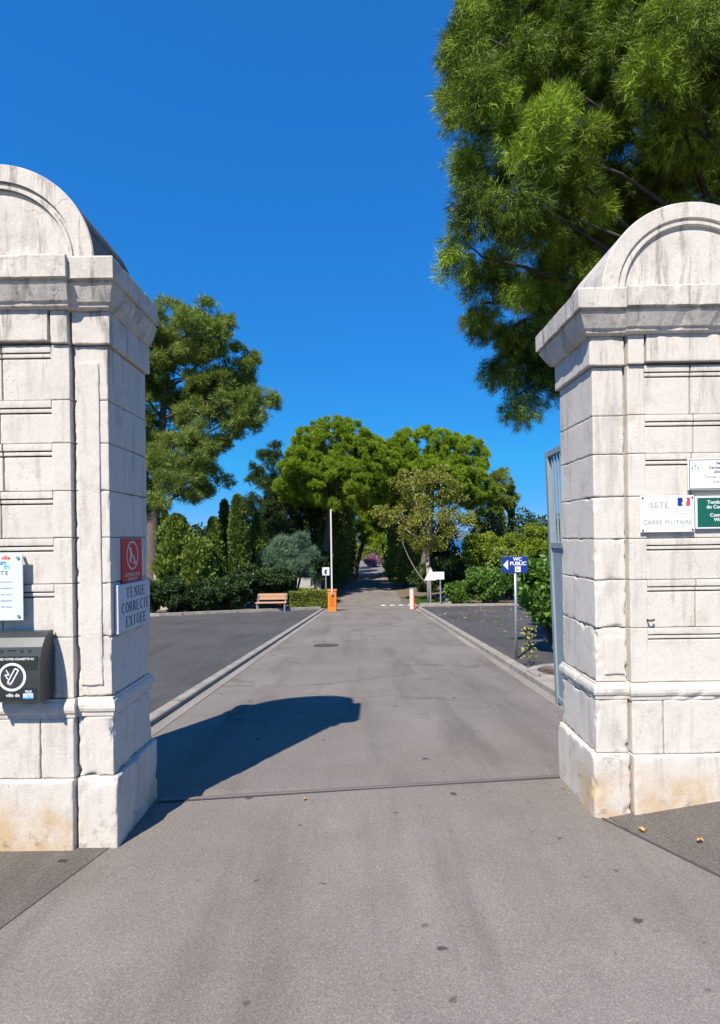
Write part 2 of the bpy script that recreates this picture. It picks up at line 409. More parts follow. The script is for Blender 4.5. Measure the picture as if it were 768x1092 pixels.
def kerb(name, fx, w, y0, y1, h, label_kind='structure', m=KERB):
    mb = MB(); ys = [y0] + [y for y in YB if y0 < y < y1] + [y1]; rl = []
    for y in ys:
        x = fx(y); z = gz(y)
        rl.append([(x, y, z - 0.10), (x + w, y, z - 0.10), (x + w, y, z + h - 0.01), (x + w - 0.012, y, z + h), (x + 0.012, y, z + h), (x, y, z + h - 0.01)])
    mb.rings(rl); o = mb.build(name, m, None); o['kind'] = 'structure'; return o
kerb('left_kerb', lambda y: xl(y) - 0.15, 0.13, 3.7, 23.4, 0.055)
strip('left_gutter', lambda y: xl(y) - 0.015, lambda y: xl(y) + 0.115, [3.7] + YB[1:6] + [23.4], 0.004, GUTTER)
kerb('right_kerb', lambda y: xr(y), 0.14, 3.9, 25.5, 0.075)
strip('right_gutter', lambda y: xr(y) - 0.13, lambda y: xr(y) - 0.004, [3.9] + YB[1:6] + [25.5], 0.004, GUTTER)
mb = MB()
pts = [(-15, 20.6), (-7.4, 20.6), (-1.7, 23.75)]
for (a, b) in zip(pts[:-1], pts[1:]):
    rl = []
    for (x, y) in (a, b): rl.append([(x, y, gz(y) - 0.1), (x, y + 0.16, gz(y) - 0.1), (x, y + 0.16, gz(y) + 0.10), (x, y, gz(y) + 0.10)])
    mb.rings(rl)
o = mb.build('far_left_kerb', KERB); o['kind'] = 'structure'
mb = MB().box(2.6, 14, 24.6, 24.76, gz(24.6) - 0.1, gz(24.6) + 0.09); o = mb.build('far_right_kerb', KERB); o['kind'] = 'structure'

# steel gate track set across the road
mb = MB(); a = Vector((-1.25, 3.45, 0)); b = Vector((1.33, 3.745, 0)); d = (b - a).normalized(); nn = Vector((-d.y, d.x, 0))
def bar(mb, a, b, w, z0, z1):
    d = (b - a).normalized(); q = Vector((-d.y, d.x, 0)) * w / 2
    za, zb = gz(a.y), gz(b.y)
    mb.add([a - q + Vector((0, 0, z0 + za)), b - q + Vector((0, 0, z0 + zb)), b + q + Vector((0, 0, z0 + zb)), a + q + Vector((0, 0, z0 + za)),
            a - q + Vector((0, 0, z1 + za)), b - q + Vector((0, 0, z1 + zb)), b + q + Vector((0, 0, z1 + zb)), a + q + Vector((0, 0, z1 + za))],
           [(0, 3, 2, 1), (4, 5, 6, 7), (0, 1, 5, 4), (1, 2, 6, 5), (2, 3, 7, 6), (3, 0, 4, 7)])
bar(mb, a, b, 0.026, -0.02, 0.011)
RUST = paint('worn_rail_steel', (0.24, 0.20, 0.17), 0.55, 0.5)
gt = mb.build('gate_track', RUST, None, False, 0.003); tag(gt, 'worn steel gate track crossing the road between the two stone piers', 'gate track')
mb = MB(); bar(mb, a - nn * 0.022, b - nn * 0.022, 0.014, -0.02, 0.0055); o = mb.build('track_slot', paint('tar', (0.05, 0.045, 0.045), 0.8), gt)

# manhole
def disc(mb, x, y, z, r0, r1, n=28, h=0.006):
    rl = []
    for (r, zz) in ((r1, -0.03), (r1, h), (r0, h)) if r0 else ((r1, -0.03), (r1, h)):
        rl.append([(x + r * math.cos(2 * math.pi * k / n), y + r * math.sin(2 * math.pi * k / n), gz(y + r * math.sin(2 * math.pi * k / n)) + zz) for k in range(n)])
    mb.rings(rl, cap=(r0 == 0)); return mb
my = 11.1; mx = X(346, my)
mh = thing('manhole_cover', (mx, my, gz(my)), 'round cast iron manhole cover set in the roadway', 'manhole cover')
IRON = paint('cast_iron', (0.06, 0.05, 0.045), 0.6, 0.3)
disc(MB(), mx, my, 0, 0.215, 0.245).build('frame', IRON, mh)
mb = disc(MB(), mx, my, 0, 0, 0.208, h=0.004)
for i in range(-3, 4):
    ww = math.sqrt(0.19 ** 2 - (i * 0.05) ** 2)
    mb.box(mx - ww, mx + ww, my + i * 0.05 - 0.012, my + i * 0.05 + 0.012, gz(my + i * 0.05) - 0.002, gz(my + i * 0.05) + 0.009)
mb.build('lid', paint('cast_iron_lid', (0.10, 0.085, 0.075), 0.6, 0.3), mh)

# white painted teeth across the avenue mouth
mb = MB()
for i in range(4):
    x0 = X(404 + i * 9.5, 26.2); y0 = 25.8
    z = lambda y: gz(y) + 0.004
    mb.add([(x0, y0, z(y0)), (x0 + 0.34, y0, z(y0)), (x0 + 0.17, y0 + 1.1, z(y0 + 1.1))], [(0, 1, 2)])
o = mb.build('road_marking', WHITE); o['kind'] = 'structure'

# grass verge with a low kerb beside the avenue mouth
def turf(name, poly, n, hgt, m, kind='stuff'):
    rng = np.random.default_rng(5); xs = np.array([p[0] for p in poly]); ys = np.array([p[1] for p in poly])
    P = []
    while len(P) < n:
        x = rng.uniform(xs.min(), xs.max()); y = rng.uniform(ys.min(), ys.max()); c = False; j = len(poly) - 1
        for i in range(len(poly)):
            if (poly[i][1] > y) != (poly[j][1] > y) and x < (poly[j][0] - poly[i][0]) * (y - poly[i][1]) / (poly[j][1] - poly[i][1]) + poly[i][0]: c = not c
            j = i
        if c: P.append((x, y, gz(y)))
    P = np.array(P); D = rng.normal(0, 0.45, (n, 3)); D[:, 2] = 1.0
    V, tone = blades(P, D, hgt * rng.uniform(0.6, 1.2, n), hgt * 0.16, rng, rng.random(n))
    o = np_mesh(name, V, tone, m, None); o['kind'] = kind; return o

# ------------------------------------------------------------------ foliage
def np_mesh(name, V, tone, m, parent, nv=3):
    """V: (N, nv, 3) separate small faces, tone: (N,)"""
    N = V.shape[0]; me = bpy.data.meshes.new(name)
    off = np.array(wloc(parent)) if parent is not None else np.zeros(3)
    me.vertices.add(N * nv); me.vertices.foreach_set('co', (V - off).reshape(-1).astype(np.float32))
    me.loops.add(N * nv); me.loops.foreach_set('vertex_index', np.arange(N * nv, dtype=np.int32))
    me.polygons.add(N); me.polygons.foreach_set('loop_start', np.arange(0, N * nv, nv, dtype=np.int32))
    try: me.polygons.foreach_set('loop_total', np.full(N, nv, dtype=np.int32))
    except Exception: pass
    me.update(calc_edges=True)
    at = me.attributes.new('tone', 'FLOAT', 'FACE'); at.data.foreach_set('value', np.clip(tone, 0, 1).astype(np.float32))
    me.materials.append(m)
    o = bpy.data.objects.new(name, me); COL.objects.link(o)
    if parent is not None: o.parent = parent
    return o
def unit(a): return a / np.maximum(np.linalg.norm(a, axis=1, keepdims=True), 1e-9)
def blades(P, D, L, W, rng, tone):
    n = len(P); D = unit(D); S = unit(np.cross(D, rng.normal(0, 1, (n, 3))))
    L = np.broadcast_to(L, (n,))[:, None]; W = np.broadcast_to(W, (n,))[:, None]
    V = np.stack([P - S * W, P + S * W, P + D * L], 1); return V, tone
def leaves(P, D, L, W, rng, tone):
    n = len(P); D = unit(D); S = unit(np.cross(D, rng.normal(0, 1, (n, 3))))
    L = np.broadcast_to(L, (n,))[:, None]; W = np.broadcast_to(W, (n,))[:, None]
    B = unit(np.cross(S, D)) * W * 0.35
    V = np.stack([P, P + D * L * 0.45 + S * W + B, P + D * L, P + D * L * 0.45 - S * W + B], 1); return V, tone
def sn(P, s, f):
    rng = np.random.default_rng(s); o = 0
    for k in range(4):
        d = rng.normal(0, 1, 3); o = o + np.sin(P @ d * f * (1 + 0.6 * k) + rng.uniform(0, 6)) / (1 + 0.5 * k)
    return o / 2.2
def make_puffs(lobes, per, pr, rng, flat=0.75, shell=0.62):
    """small foliage cushions over the surface of each lobe (x, y, z, rx, ry, rz)"""
    out = []
    tot = sum(l[3] * l[5] for l in lobes)
    for l in lobes:
        k = max(3, int(per * l[3] * l[5] / tot))
        d = unit(rng.normal(0, 1, (k, 3))); d[:, 2] += 0.10; d = unit(d)
        rr = rng.uniform(shell, 1.03, k)
        for i in range(k):
            c = np.array(l[:3]) + d[i] * np.array(l[3:6]) * rr[i]
            r = pr * rng.uniform(0.6, 1.25)
            out.append((*c, r, r, r * flat, d[i]))
    return out
def tuft_crown(name, puffs, m, parent, tufts, k, L, W, seed, droop=0.0, up=0.35):
    """pine foliage: tufts of k needles spread over every puff"""
    rng = np.random.default_rng(seed); nP = len(puffs); C = np.array([p[:3] for p in puffs]); Rr = np.array([p[3:6] for p in puffs])
    O = np.array([p[6] for p in puffs])
    w_ = Rr[:, 0] ** 2; idx = rng.choice(nP, tufts, p=w_ / w_.sum())
    d = unit(rng.normal(0, 1, (tufts, 3)) + O[idx] * 0.55 + np.array([0, 0, 0.35]))
    P = C[idx] + d * Rr[idx] * rng.uniform(0.35, 1.05, (tufts, 1))
    A = unit(d * 0.8 + O[idx] * 0.4 + rng.normal(0, 0.35, (tufts, 3)) + np.array([0, 0, up - droop]))
    pv = 0.34 if L < 0.13 else 0.14; pt = rng.uniform(-pv, pv, nP)
    T = np.repeat(rng.uniform(0.15, 0.8, tufts) + pt[idx], k)
    PP = np.repeat(P, k, 0) + rng.normal(0, L * 0.22, (tufts * k, 3)); AA = np.repeat(A, k, 0) + rng.normal(0, 0.62, (tufts * k, 3))
    AA[:, 2] -= droop * 0.6
    V, t = blades(PP, AA, L * rng.uniform(0.6, 1.15, tufts * k), W, rng, T + rng.uniform(-0.15, 0.15, tufts * k))
    return np_mesh(name, V, t, m, parent)
def leaf_crown(name, puffs, m, parent, n, L, W, seed, up=0.2, spread=0.8):
    rng = np.random.default_rng(seed); nP = len(puffs); C = np.array([p[:3] for p in puffs]); Rr = np.array([p[3:6] for p in puffs]); O = np.array([p[6] for p in puffs])
    w_ = Rr[:, 0] ** 2; idx = rng.choice(nP, n, p=w_ / w_.sum())
    d = unit(rng.normal(0, 1, (n, 3)) + O[idx] * 0.4)
    P = C[idx] + d * Rr[idx] * (rng.uniform(0.15, 1.1, (n, 1)) ** 0.6)
    A = d + rng.normal(0, spread, (n, 3)); A[:, 2] += up
    pt = rng.uniform(-0.2, 0.2, nP)
    V, t = leaves(P, A, L * rng.uniform(0.6, 1.2, n), W, rng, rng.uniform(0.1, 0.85, n) + pt[idx])
    return np_mesh(name, V, t, m, parent, 4)
def limb(mb, a, b, r0, r1, rng, seg=5, sag=0.12, n=6):
    a = Vector(a); b = Vector(b); L = (b - a).length; pts = []; rs = []
    j = Vector(rng.normal(0, 0.06, 3)) * L
    for i in range(seg + 1):
        t = i / seg; p = a.lerp(b, t) + j * math.sin(math.pi * t) + Vector((0, 0, sag * L * math.sin(math.pi * t)))
        pts.append(p); rs.append(r0 + (r1 - r0) * t)
    mb.tube(pts, rs, n); return pts
def column_crown(name, base, h, rad, m, parent, n, L, W, seed, shape='cypress', z0=0.0):
    rng = np.random.default_rng(seed); t = rng.uniform(0, 1, n) ** 0.9
    if shape == 'cypress': prof = np.minimum(1, (t * 7) ** 0.5) * np.clip(1 - t, 0, 1) ** 0.62 * 1.05
    elif shape == 'egg': prof = np.sqrt(np.clip(1 - (2 * np.abs(t - 0.42) / 1.16) ** 2.4, 0, 1))
    else: prof = np.clip(1 - t, 0, 1) ** 0.9 * np.minimum(1, t * 8) ** 0.5
    an = rng.uniform(0, 2 * math.pi, n)
    Q = np.stack([np.cos(an) * 1.3, np.sin(an) * 1.3, t * h / rad * 0.7], 1)
    bump = 1 + 0.24 * sn(Q, seed, 2.2) + 0.20 * sn(Q, seed + 7, 5.5)
    rr = rad * prof * bump * rng.uniform(0.62, 1.04, n) ** 0.6
    P = np.stack([base[0] + np.cos(an) * rr, base[1] + np.sin(an) * rr, base[2] + z0 + t * (h - z0) + 0.10 * rad * sn(Q, seed + 3, 3.5)], 1)
    A = np.stack([np.cos(an) * 0.55, np.sin(an) * 0.55, np.full(n, 0.95)], 1) + rng.normal(0, 0.35, (n, 3))
    V, tt = leaves(P, A, L * rng.uniform(0.6, 1.3, n), W, rng, rng.uniform(0.1, 0.8, n) + 0.25 * sn(Q, seed + 11, 5.5))
    return np_mesh(name, V, tt, m, parent, 4)

PINE_N = make_leaf('pine_needles_near', (0.020, 0.042, 0.006), (0.315, 0.450, 0.034), 0.09)
PINE_L = make_leaf('pine_needles_olive', (0.095, 0.150, 0.030), (0.296, 0.363, 0.075), 0.28)
PINE_C = make_leaf('pine_needles_bright', (0.093, 0.168, 0.014), (0.350, 0.477, 0.030), 0.28)
CYP = make_leaf('cypress_sprays', (0.064, 0.113, 0.024), (0.212, 0.279, 0.053), 0.15)
CYPL = make_leaf('cypress_light_sprays', (0.090, 0.147, 0.025), (0.279, 0.336, 0.061), 0.18)
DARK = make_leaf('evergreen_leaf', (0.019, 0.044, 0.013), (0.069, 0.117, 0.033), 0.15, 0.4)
BLUEG = make_leaf('blue_green_needles', (0.070, 0.133, 0.079), (0.203, 0.312, 0.194), 0.2)
AUT = make_leaf('turning_leaf', (0.115, 0.130, 0.024), (0.37, 0.36, 0.062), 0.35)
YG = make_leaf('yellow_green_leaf', (0.079, 0.158, 0.017), (0.338, 0.389, 0.034), 0.35)
LAUR = make_leaf('broad_green_leaf', (0.049, 0.122, 0.020), (0.165, 0.294, 0.050), 0.3, 0.4)
HEDG = make_leaf('hedge_leaf', (0.087, 0.132, 0.022), (0.307, 0.332, 0.056), 0.25)
PINK = make_leaf('oleander_flower', (0.25, 0.08, 0.16), (0.62, 0.34, 0.46), 0.3)
GRASS = make_leaf('grass_blade', (0.045, 0.105, 0.015), (0.12, 0.21, 0.035), 0.3)
BARK = make_bark('pine_bark', (0.07, 0.052, 0.042), (0.19, 0.15, 0.125))
BARKD = make_bark('dark_bark', (0.045, 0.035, 0.03), (0.10, 0.082, 0.070))
BARKP = make_bark('pale_bark', (0.24, 0.20, 0.16), (0.36, 0.32, 0.27))

def pine(name, base, lobes, m, label, seed, npuff, pr, tufts, k, L, W, tr, top=None, group=None, droop=0.0, cat='tree', bark=BARK, limbs=26, flat=0.75, br=0.05, shell=0.62):
    rng = np.random.default_rng(seed); t = thing(name, base, label, cat, group)
    puffs = make_puffs(lobes, npuff, pr, rng, flat, shell)
    tuft_crown('crown', puffs, m, t, tufts, k, L, W, seed, droop)
    mb = MB(); cz = np.array([l[:3] for l in lobes]).mean(0)
    tp = Vector(top if top is not None else (cz[0], cz[1], max(l[2] for l in lobes)))
    b = Vector(base) - Vector((0, 0, 0.15)); pts = []; rs = []
    for i in range(9):
        q = i / 8; p = b.lerp(tp, q) + Vector((math.sin(q * 4 + seed) * 0.25, math.cos(q * 3 + seed) * 0.18, 0)) * min(1, q * 2)
        if i == 0: p = b
        pts.append(p); rs.append(tr * (1.18 if i == 0 else (1 - 0.82 * q)))
    mb.tube(pts, rs, 10)
    for l in lobes:
        c = Vector(l[:3]); near = min(pts[3:], key=lambda p: (p - (c - Vector((0, 0, (c - p).length * 0.4)))).length)
        limb(mb, near, c, tr * 0.20, tr * 0.05, rng)
    ch = rng.choice(len(puffs), min(limbs, len(puffs)), replace=False)
    for i in ch:
        pf = puffs[i]; c = Vector(pf[:3]); l = min(lobes, key=lambda l: (Vector(l[:3]) - c).length)
        limb(mb, Vector(l[:3]) , c, br, br * 0.3, rng, 4, 0.05, 5)
    mb.build('trunk', bark, t, True)
    return t

def L_(px, py, d, rpx, rz=None, ry=None):
    s = d / FPX; r = rpx * s
    return (X(px, d), d, H(py, d), r, (ry * s if ry else r), (rz * s if rz else r * 0.8))

# --- big near pine over the right pier
D0 = 7.6
lob = [L_(518, 45, 7.4, 44, 60), L_(500, 130, 7.2, 28, 44), L_(560, 70, 8.2, 60, 70), L_(530, 205, 7.2, 45, 48), L_(507, 278, 7.4, 27, 26),
       L_(590, 165, 7.2, 44, 36), L_(598, 235, 7.6, 48, 42), L_(555, 290, 8.2, 46, 40), L_(507, 327, 8.8, 28, 20), L_(545, 350, 9.0, 36, 34),
       L_(560, 400, 9.4, 34, 26), L_(546, 425, 9.4, 30, 18), L_(640, 60, 7.9, 60, 60), L_(705, 55, 6.7, 46, 36), L_(690, 120, 6.9, 44, 34), L_(745, 40, 6.7, 46, 38),
       L_(745, 130, 7.1, 50, 44), L_(655, 185, 8.4, 50, 44), L_(720, 225, 9.0, 70, 50), L_(800, 120, 8.0, 80, 90), L_(560, -40, 7.8, 70, 60), L_(680, -50, 7.6, 80, 60),
       L_(620, 300, 9.4, 50, 50), L_(650, 250, 9.6, 60, 50), L_(860, 60, 8.6, 90, 110), L_(790, -60, 8.4, 90, 80), L_(600, 120, 9.4, 80, 90), L_(560, 240, 9.2, 50, 70),
       L_(575, 350, 9.6, 40, 50), L_(530, 70, 9.0, 48, 70), L_(680, 160, 9.8, 90, 80), L_(740, 220, 10, 90, 70), L_(527, 160, 8.8, 40, 60), L_(640, -10, 8.8, 80, 60), L_(575, 400, 9.8, 26, 34)]
lob = [(l[0] + 0.13, l[1], l[2] + 0.03, l[3], l[4], l[5]) for l in lob]
near_pine = pine('pine_tree', (X(805, 9.0), 9.0, gz(9.0)), lob, PINE_N, 'huge bright green pine hanging over the right stone pier', 11, 640, 0.34,
                 62000, 20, 0.125, 0.0038, 0.30, top=(X(800, 8.8), 8.8, H(-80, 8.8)), droop=0.40, bark=BARKD, limbs=70, flat=0.85, br=0.014)

# --- olive pine beyond the left pier
d = 26.0
lob = [L_(188, 350, d, 36, 30), L_(218, 352, d - 1, 34, 26), L_(240, 415, d, 34, 26), L_(245, 392, d, 27, 24), L_(200, 400, d + 1, 42, 34), L_(160, 372, d, 36, 32), L_(262, 438, d, 30, 20), L_(225, 448, d, 34, 22),
       L_(165, 440, d + 1, 36, 30), L_(195, 480, d - 1, 34, 20), L_(158, 500, d, 34, 26), L_(222, 478, d, 26, 16), L_(188, 520, d - 1.2, 34, 18), L_(225, 510, d, 14, 8), L_(130, 470, d, 40, 40),
       L_(120, 400, d, 40, 44), L_(130, 530, d, 36, 20), L_(276, 425, d - .5, 18, 12)]
pine('pine_tree', (X(163, d), d, gz(d)), lob, PINE_L, 'tall olive green pine with a thick bare trunk beyond the left stone pier', 23, 480, 0.50, 24000, 13, 0.23, 0.014, 0.40,
     top=(X(172, d), d, H(375, d)), limbs=60, br=0.05)

# --- rounded avenue pines
d = 33.0
lob = [L_(356, 487, d, 45, 40, 45), L_(332, 503, d - .6, 30, 28), L_(383, 500, d - .8, 32, 32), L_(360, 515, d - 1.6, 36, 26), L_(322, 518, d + 1, 26, 22), L_(398, 518, d, 22, 26), L_(345, 470, d, 26, 20), L_(404, 500, d + .5, 24, 24), L_(396, 485, d + .5, 18, 18)]
pine('umbrella_pine', (X(341, d), d, gz(d)), lob, PINE_C, 'rounded bright green pine on the left side of the avenue mouth', 31, 820, 0.27, 42000, 12, 0.16, 0.012, 0.26, shell=0.84,
     top=(X(352, d), d, H(480, d)), group='rounded pines at the avenue', limbs=40)
d = 35.0
lob = [L_(452, 492, d, 40, 34, 40), L_(487, 498, d, 34, 32, 36), L_(426, 503, d - .5, 26, 34), L_(462, 515, d - 1.5, 38, 26), L_(500, 515, d - .6, 24, 26), L_(410, 505, d - .5, 22, 28), L_(510, 530, d, 16, 18)]
pine('umbrella_pine', (X(449, d), d, gz(d)), lob, PINE_C, 'rounded bright green pine on the right side of the avenue mouth', 37, 820, 0.28, 42000, 12, 0.16, 0.012, 0.26, shell=0.84,
     top=(X(462, d), d, H(490, d)), group='rounded pines at the avenue', limbs=40)
d = 37.0
lob = [L_(295, 500, d, 22, 26), L_(282, 530, d, 24, 26), L_(305, 545, d - 1, 30, 26), L_(322, 530, d, 24, 26), L_(285, 570, d, 28, 20), L_(335, 555, d, 24, 20)]
pine('pine_tree', (X(300, d), d, gz(d)), lob, DARK, 'dark dense pine between the cypresses and the rounded avenue pines', 41, 200, 0.5, 9000, 12, 0.24, 0.016, 0.25,
     top=(X(300, d), d, H(515, d)), limbs=30)
d = 44.0
lob = [L_(400, 520, d, 34, 26), L_(385, 545, d, 30, 20), L_(415, 548, d, 30, 20), L_(400, 570, d, 22, 10)]
pine('pine_tree', (X(377, d), d, gz(d)), lob, PINE_C, 'shaded pine whose crown closes over the avenue further back', 43, 160, 0.6, 7000, 12, 0.28, 0.018, 0.25,
     top=(X(395, d), d, H(530, d)), limbs=20)
d = 42.0
lob = [L_(534, 518, d, 14, 12), L_(526, 538, d, 16, 12), L_(540, 535, d, 10, 12), L_(520, 556, d, 16, 10)]
pine('pine_tree', (X(530, d), d, gz(d)), lob, CYPL, 'small light green pine right of the rounded avenue pines', 47, 90, 0.4, 3500, 12, 0.25, 0.018, 0.16,
     top=(X(530, d), d, H(520, d)), limbs=12)

# --- cypresses and conical evergreens
def cyp(px, pt, d, wpx, label, m=CYP, n=9000, seed=1, shape='cypress', name='cypress_tree', pb=None, L=0.20, group=None, cat='tree'):
    b = (X(px, d), d, gz(d)); h = H(pt, d) - b[2]; rad = wpx * d / FPX / 2
    t = thing(name, b, label, cat, group)
    column_crown('crown', b, h, rad, m, t, n, L, L * 0.27, seed, shape, z0=0.15)
    mb = MB(); mb.tube([(b[0], b[1], b[2] - 0.1), (b[0] + 0.03, b[1], b[2] + h * 0.5), (b[0], b[1], b[2] + h * 0.93)], [0.11, 0.07, 0.02], 8); mb.build('trunk', BARKD, t, True)
    return t
cyp(254, 529, 25.4, 30, 'tallest pointed cypress left of the dark pine', seed=2, n=13000)
cyp(240, 534, 26.2, 20, 'slender pointed cypress just left of the tallest cypress', seed=3)
cyp(189, 549, 24.4, 38, 'broad light green conical evergreen nearest the thick pine trunk', CYPL, 12000, 4, 'egg', 'conical_evergreen')
cyp(228, 553, 25.0, 32, 'light green pointed evergreen below the slender cypress', CYPL, 11000, 5, 'cypress', 'conical_evergreen')
cyp(211, 575, 24.0, 32, 'small light green evergreen cone in front of the others', CYPL, 9000, 6, 'egg', 'conical_evergreen')
cyp(176, 543, 33.0, 18, 'thin dark cypress seen beside the thick pine trunk', seed=7)
cyp(275, 548, 28.0, 22, 'narrow cypress in the shade right of the tallest cypress', seed=8)
cyp(546, 532, 44.0, 11, 'small thin cypress against the sky left of the steel gate', seed=9)
cyp(535, 545, 40.0, 12, 'short cypress behind the yellow green shrubs', seed=10)
# avenue of dark cypresses
AVG = 'dark cypresses lining the avenue'
spots = [(-1, 36.5), (-1, 40.5), (-1, 45), (-1, 50), (-1, 56), (1, 36.5), (1, 41), (1, 46), (1, 51), (1, 57)]
word = ['nearest', 'second', 'third', 'fourth', 'farthest']
for i, (s_, d) in enumerate(spots):
    x = PXC(d) + s_ * 2.35
    pt = HY - (H(0, 1) * 0 + (6.2 + 0.6 * math.sin(i * 2.1)) - EYE) * FPX / d
    c = cyp(CX + x * FPX / d, HY - (4.6 + 0.7 * math.sin(i * 2.1) - EYE + 1.0) * FPX / d, d, 2.3 * FPX / d,
            '%s dark cypress on the %s side of the shaded avenue' % (word[i % 5], 'left' if s_ < 0 else 'right'), CYP, 7000, 60 + i, 'egg', group=AVG)

# --- filler evergreens that close the view behind
def bush(px, py, d, rx, rz, label, m, n, L, seed, name='evergreen_shrub', cat='shrub', puff=0.3, group=None, trunk=BARKD, stems=5, W=0.34, per=60, base=None):
    s = d / FPX; cx, cz = X(px, d), H(py, d); b = (cx if base is None else X(base, d), d, gz(d))
    t = thing(name, b, label, cat, group); rng = np.random.default_rng(seed)
    rx_, rz_ = rx * s, rz * s
    lobes = [(cx, d, cz, rx_ * 0.85, rx_ * 0.8, rz_ * 0.85)]
    for i in range(4):
        a = rng.uniform(0, 6.28); lobes.append((cx + math.cos(a) * rx_ * 0.45, d + math.sin(a) * rx_ * 0.45, cz + rng.uniform(-.4, .35) * rz_, rx_ * 0.5, rx_ * 0.5, rz_ * 0.5))
    puffs = make_puffs(lobes, per, puff * max(rx_, rz_) ** 0.5 * 0.8, rng, 0.85)
    puffs = [p for p in puffs if p[2] > b[2] + 0.12]
    leaf_crown('crown', puffs, m, t, n, L, L * W, seed)
    mb = MB()
    for i in range(stems):
        pf = puffs[int(rng.integers(len(puffs)))]
        limb(mb, (b[0] + rng.uniform(-.1, .1), b[1] + rng.uniform(-.1, .1), b[2] - 0.1), pf[:3], 0.06, 0.015, rng, 5, 0.0, 6)
    mb.build('stem', trunk, t, True)
    return t
BKG = 'dark evergreens closing the view behind the trees'
BKL = ['behind the thick pine trunk', 'behind the broad conical evergreen', 'behind the tallest cypress', 'behind the feathery shrub', 'behind the orange barrier boom', 'deep in shade left of the avenue', 'behind the turning tree', 'behind the white signs', 'deep in shade right of the avenue', 'left of the thin cypress', 'behind the blue arrow sign', 'behind the steel gate leaf']
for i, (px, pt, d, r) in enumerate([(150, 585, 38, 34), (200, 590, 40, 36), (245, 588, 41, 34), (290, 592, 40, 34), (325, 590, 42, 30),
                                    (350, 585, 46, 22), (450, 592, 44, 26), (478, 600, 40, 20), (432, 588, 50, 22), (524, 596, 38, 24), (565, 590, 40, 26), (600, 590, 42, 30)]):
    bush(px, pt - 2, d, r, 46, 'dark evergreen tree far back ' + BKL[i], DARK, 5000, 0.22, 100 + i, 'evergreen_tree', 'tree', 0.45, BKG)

# low dark shrubs along the far edge of the left car park
for i, (px, py, d, rx, rz, lab) in enumerate([
        (150, 632, 22.0, 26, 20, 'dark low shrub partly behind the left stone pier'),
        (182, 632, 22.3, 22, 20, 'dark glossy low shrub below the thick pine trunk'),
        (212, 634, 22.8, 22, 18, 'low dark shrub below the light green evergreen cones'),
        (243, 630, 23.3, 22, 22, 'bushy dark shrub just left of the bench'),
        (272, 622, 24.8, 22, 22, 'dark shrub directly behind the bench backrest'),
        (298, 620, 25.4, 18, 18, 'dark shrub behind the right end of the bench')]):
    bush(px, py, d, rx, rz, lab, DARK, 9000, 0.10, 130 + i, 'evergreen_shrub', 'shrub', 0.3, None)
# feathery blue green shrub
def feather(px, py, d, rx, rz, label, seed):
    s = d / FPX; b = (X(px, d), d, gz(d)); t = thing('feathery_shrub', b, label, 'shrub'); rng = np.random.default_rng(seed)
    c = (X(px, d), d, H(py, d)); puffs = make_puffs([(c[0], d, c[2] - .1, rx * s * .6, rx * s * 0.6, rz * s * .8), (c[0] - .75, d - .3, c[2] - .35, .5, .5, .45), (c[0] + .8, d - .2, c[2] - .2, .5, .5, .3), (c[0] + .3, d - .4, c[2] + .55, .35, .4, .3), (c[0] - .25, d - .5, c[2] - .75, .7, .6, .4), (c[0] + .6, d - .5, c[2] - .7, .5, .5, .3)], 90, 0.22, rng, 0.55)
    tuft_crown('crown', puffs, BLUEG, t, 5000, 10, 0.30, 0.013, seed, 0.1)
    mb = MB()
    for i in range(9):
        pf = puffs[int(rng.integers(len(puffs)))]; limb(mb, (b[0], b[1], b[2] - .1), pf[:3], 0.06, 0.012, rng, 5, 0.05, 6)
    mb.build('stem', BARKD, t, True)
feather(310, 588, 27.0, 27, 22, 'pale blue green feathery shrub behind the clipped hedge', 151)
bush(340, 600, 30, 16, 20, 'dark shrub in the shade behind the barrier', DARK, 6000, 0.12, 155)

# clipped hedge by the barrier
def hedge(x0, x1, y0, y1, h, label, m, n, seed, L=0.07):
    zc = gz((y0 + y1) / 2); t = thing('clipped_hedge', ((x0 + x1) / 2, (y0 + y1) / 2, zc), label, 'hedge'); rng = np.random.default_rng(seed)
    a = rng.uniform(0, 1, (n, 3)); side = rng.integers(0, 4, n); dep = rng.uniform(0, 0.16, n)
    P = np.stack([x0 + a[:, 0] * (x1 - x0), y0 + a[:, 1] * (y1 - y0), zc + a[:, 2] * h], 1)
    P[:, 2] = np.where(side <= 1, zc + h - dep, P[:, 2]); P[:, 1] = np.where(side == 2, y0 + dep, P[:, 1]); P[:, 0] = np.where(side == 3, np.where(a[:, 1] > .5, x0 + dep, x1 - dep), P[:, 0])
    wob = 0.07 * sn(P, seed, 2.2) + 0.04 * sn(P, seed + 1, 6); P[:, 2] += wob; P[:, 1] -= wob
    A = rng.normal(0, 0.8, (n, 3)); A[:, 2] += 0.6
    V, tt = leaves(P, A, L * rng.uniform(.6, 1.3, n), L * 0.33, rng, rng.uniform(0.1, 0.9, n) + 0.2 * sn(P, seed + 2, 3))
    np_mesh('foliage', V, tt, m, t, 4)
    mb = MB()
    for i in range(10):
        x = x0 + .15 + (x1 - x0 - .3) * i / 9; y = (y0 + y1) / 2 + rng.uniform(-.2, .2)
        mb.tube([(x, y, zc - 0.1), (x + rng.uniform(-.15, .15), y + rng.uniform(-.1, .1), zc + h * 0.8)], [0.025, 0.012], 6)
    mb.build('stem', BARKD, t, True)
hedge(X(308, 24.6), X(349, 24.6), 24.6, 26.0, 0.75, 'clipped yellowish green hedge between the bench and the orange barrier', HEDG, 22000, 161)

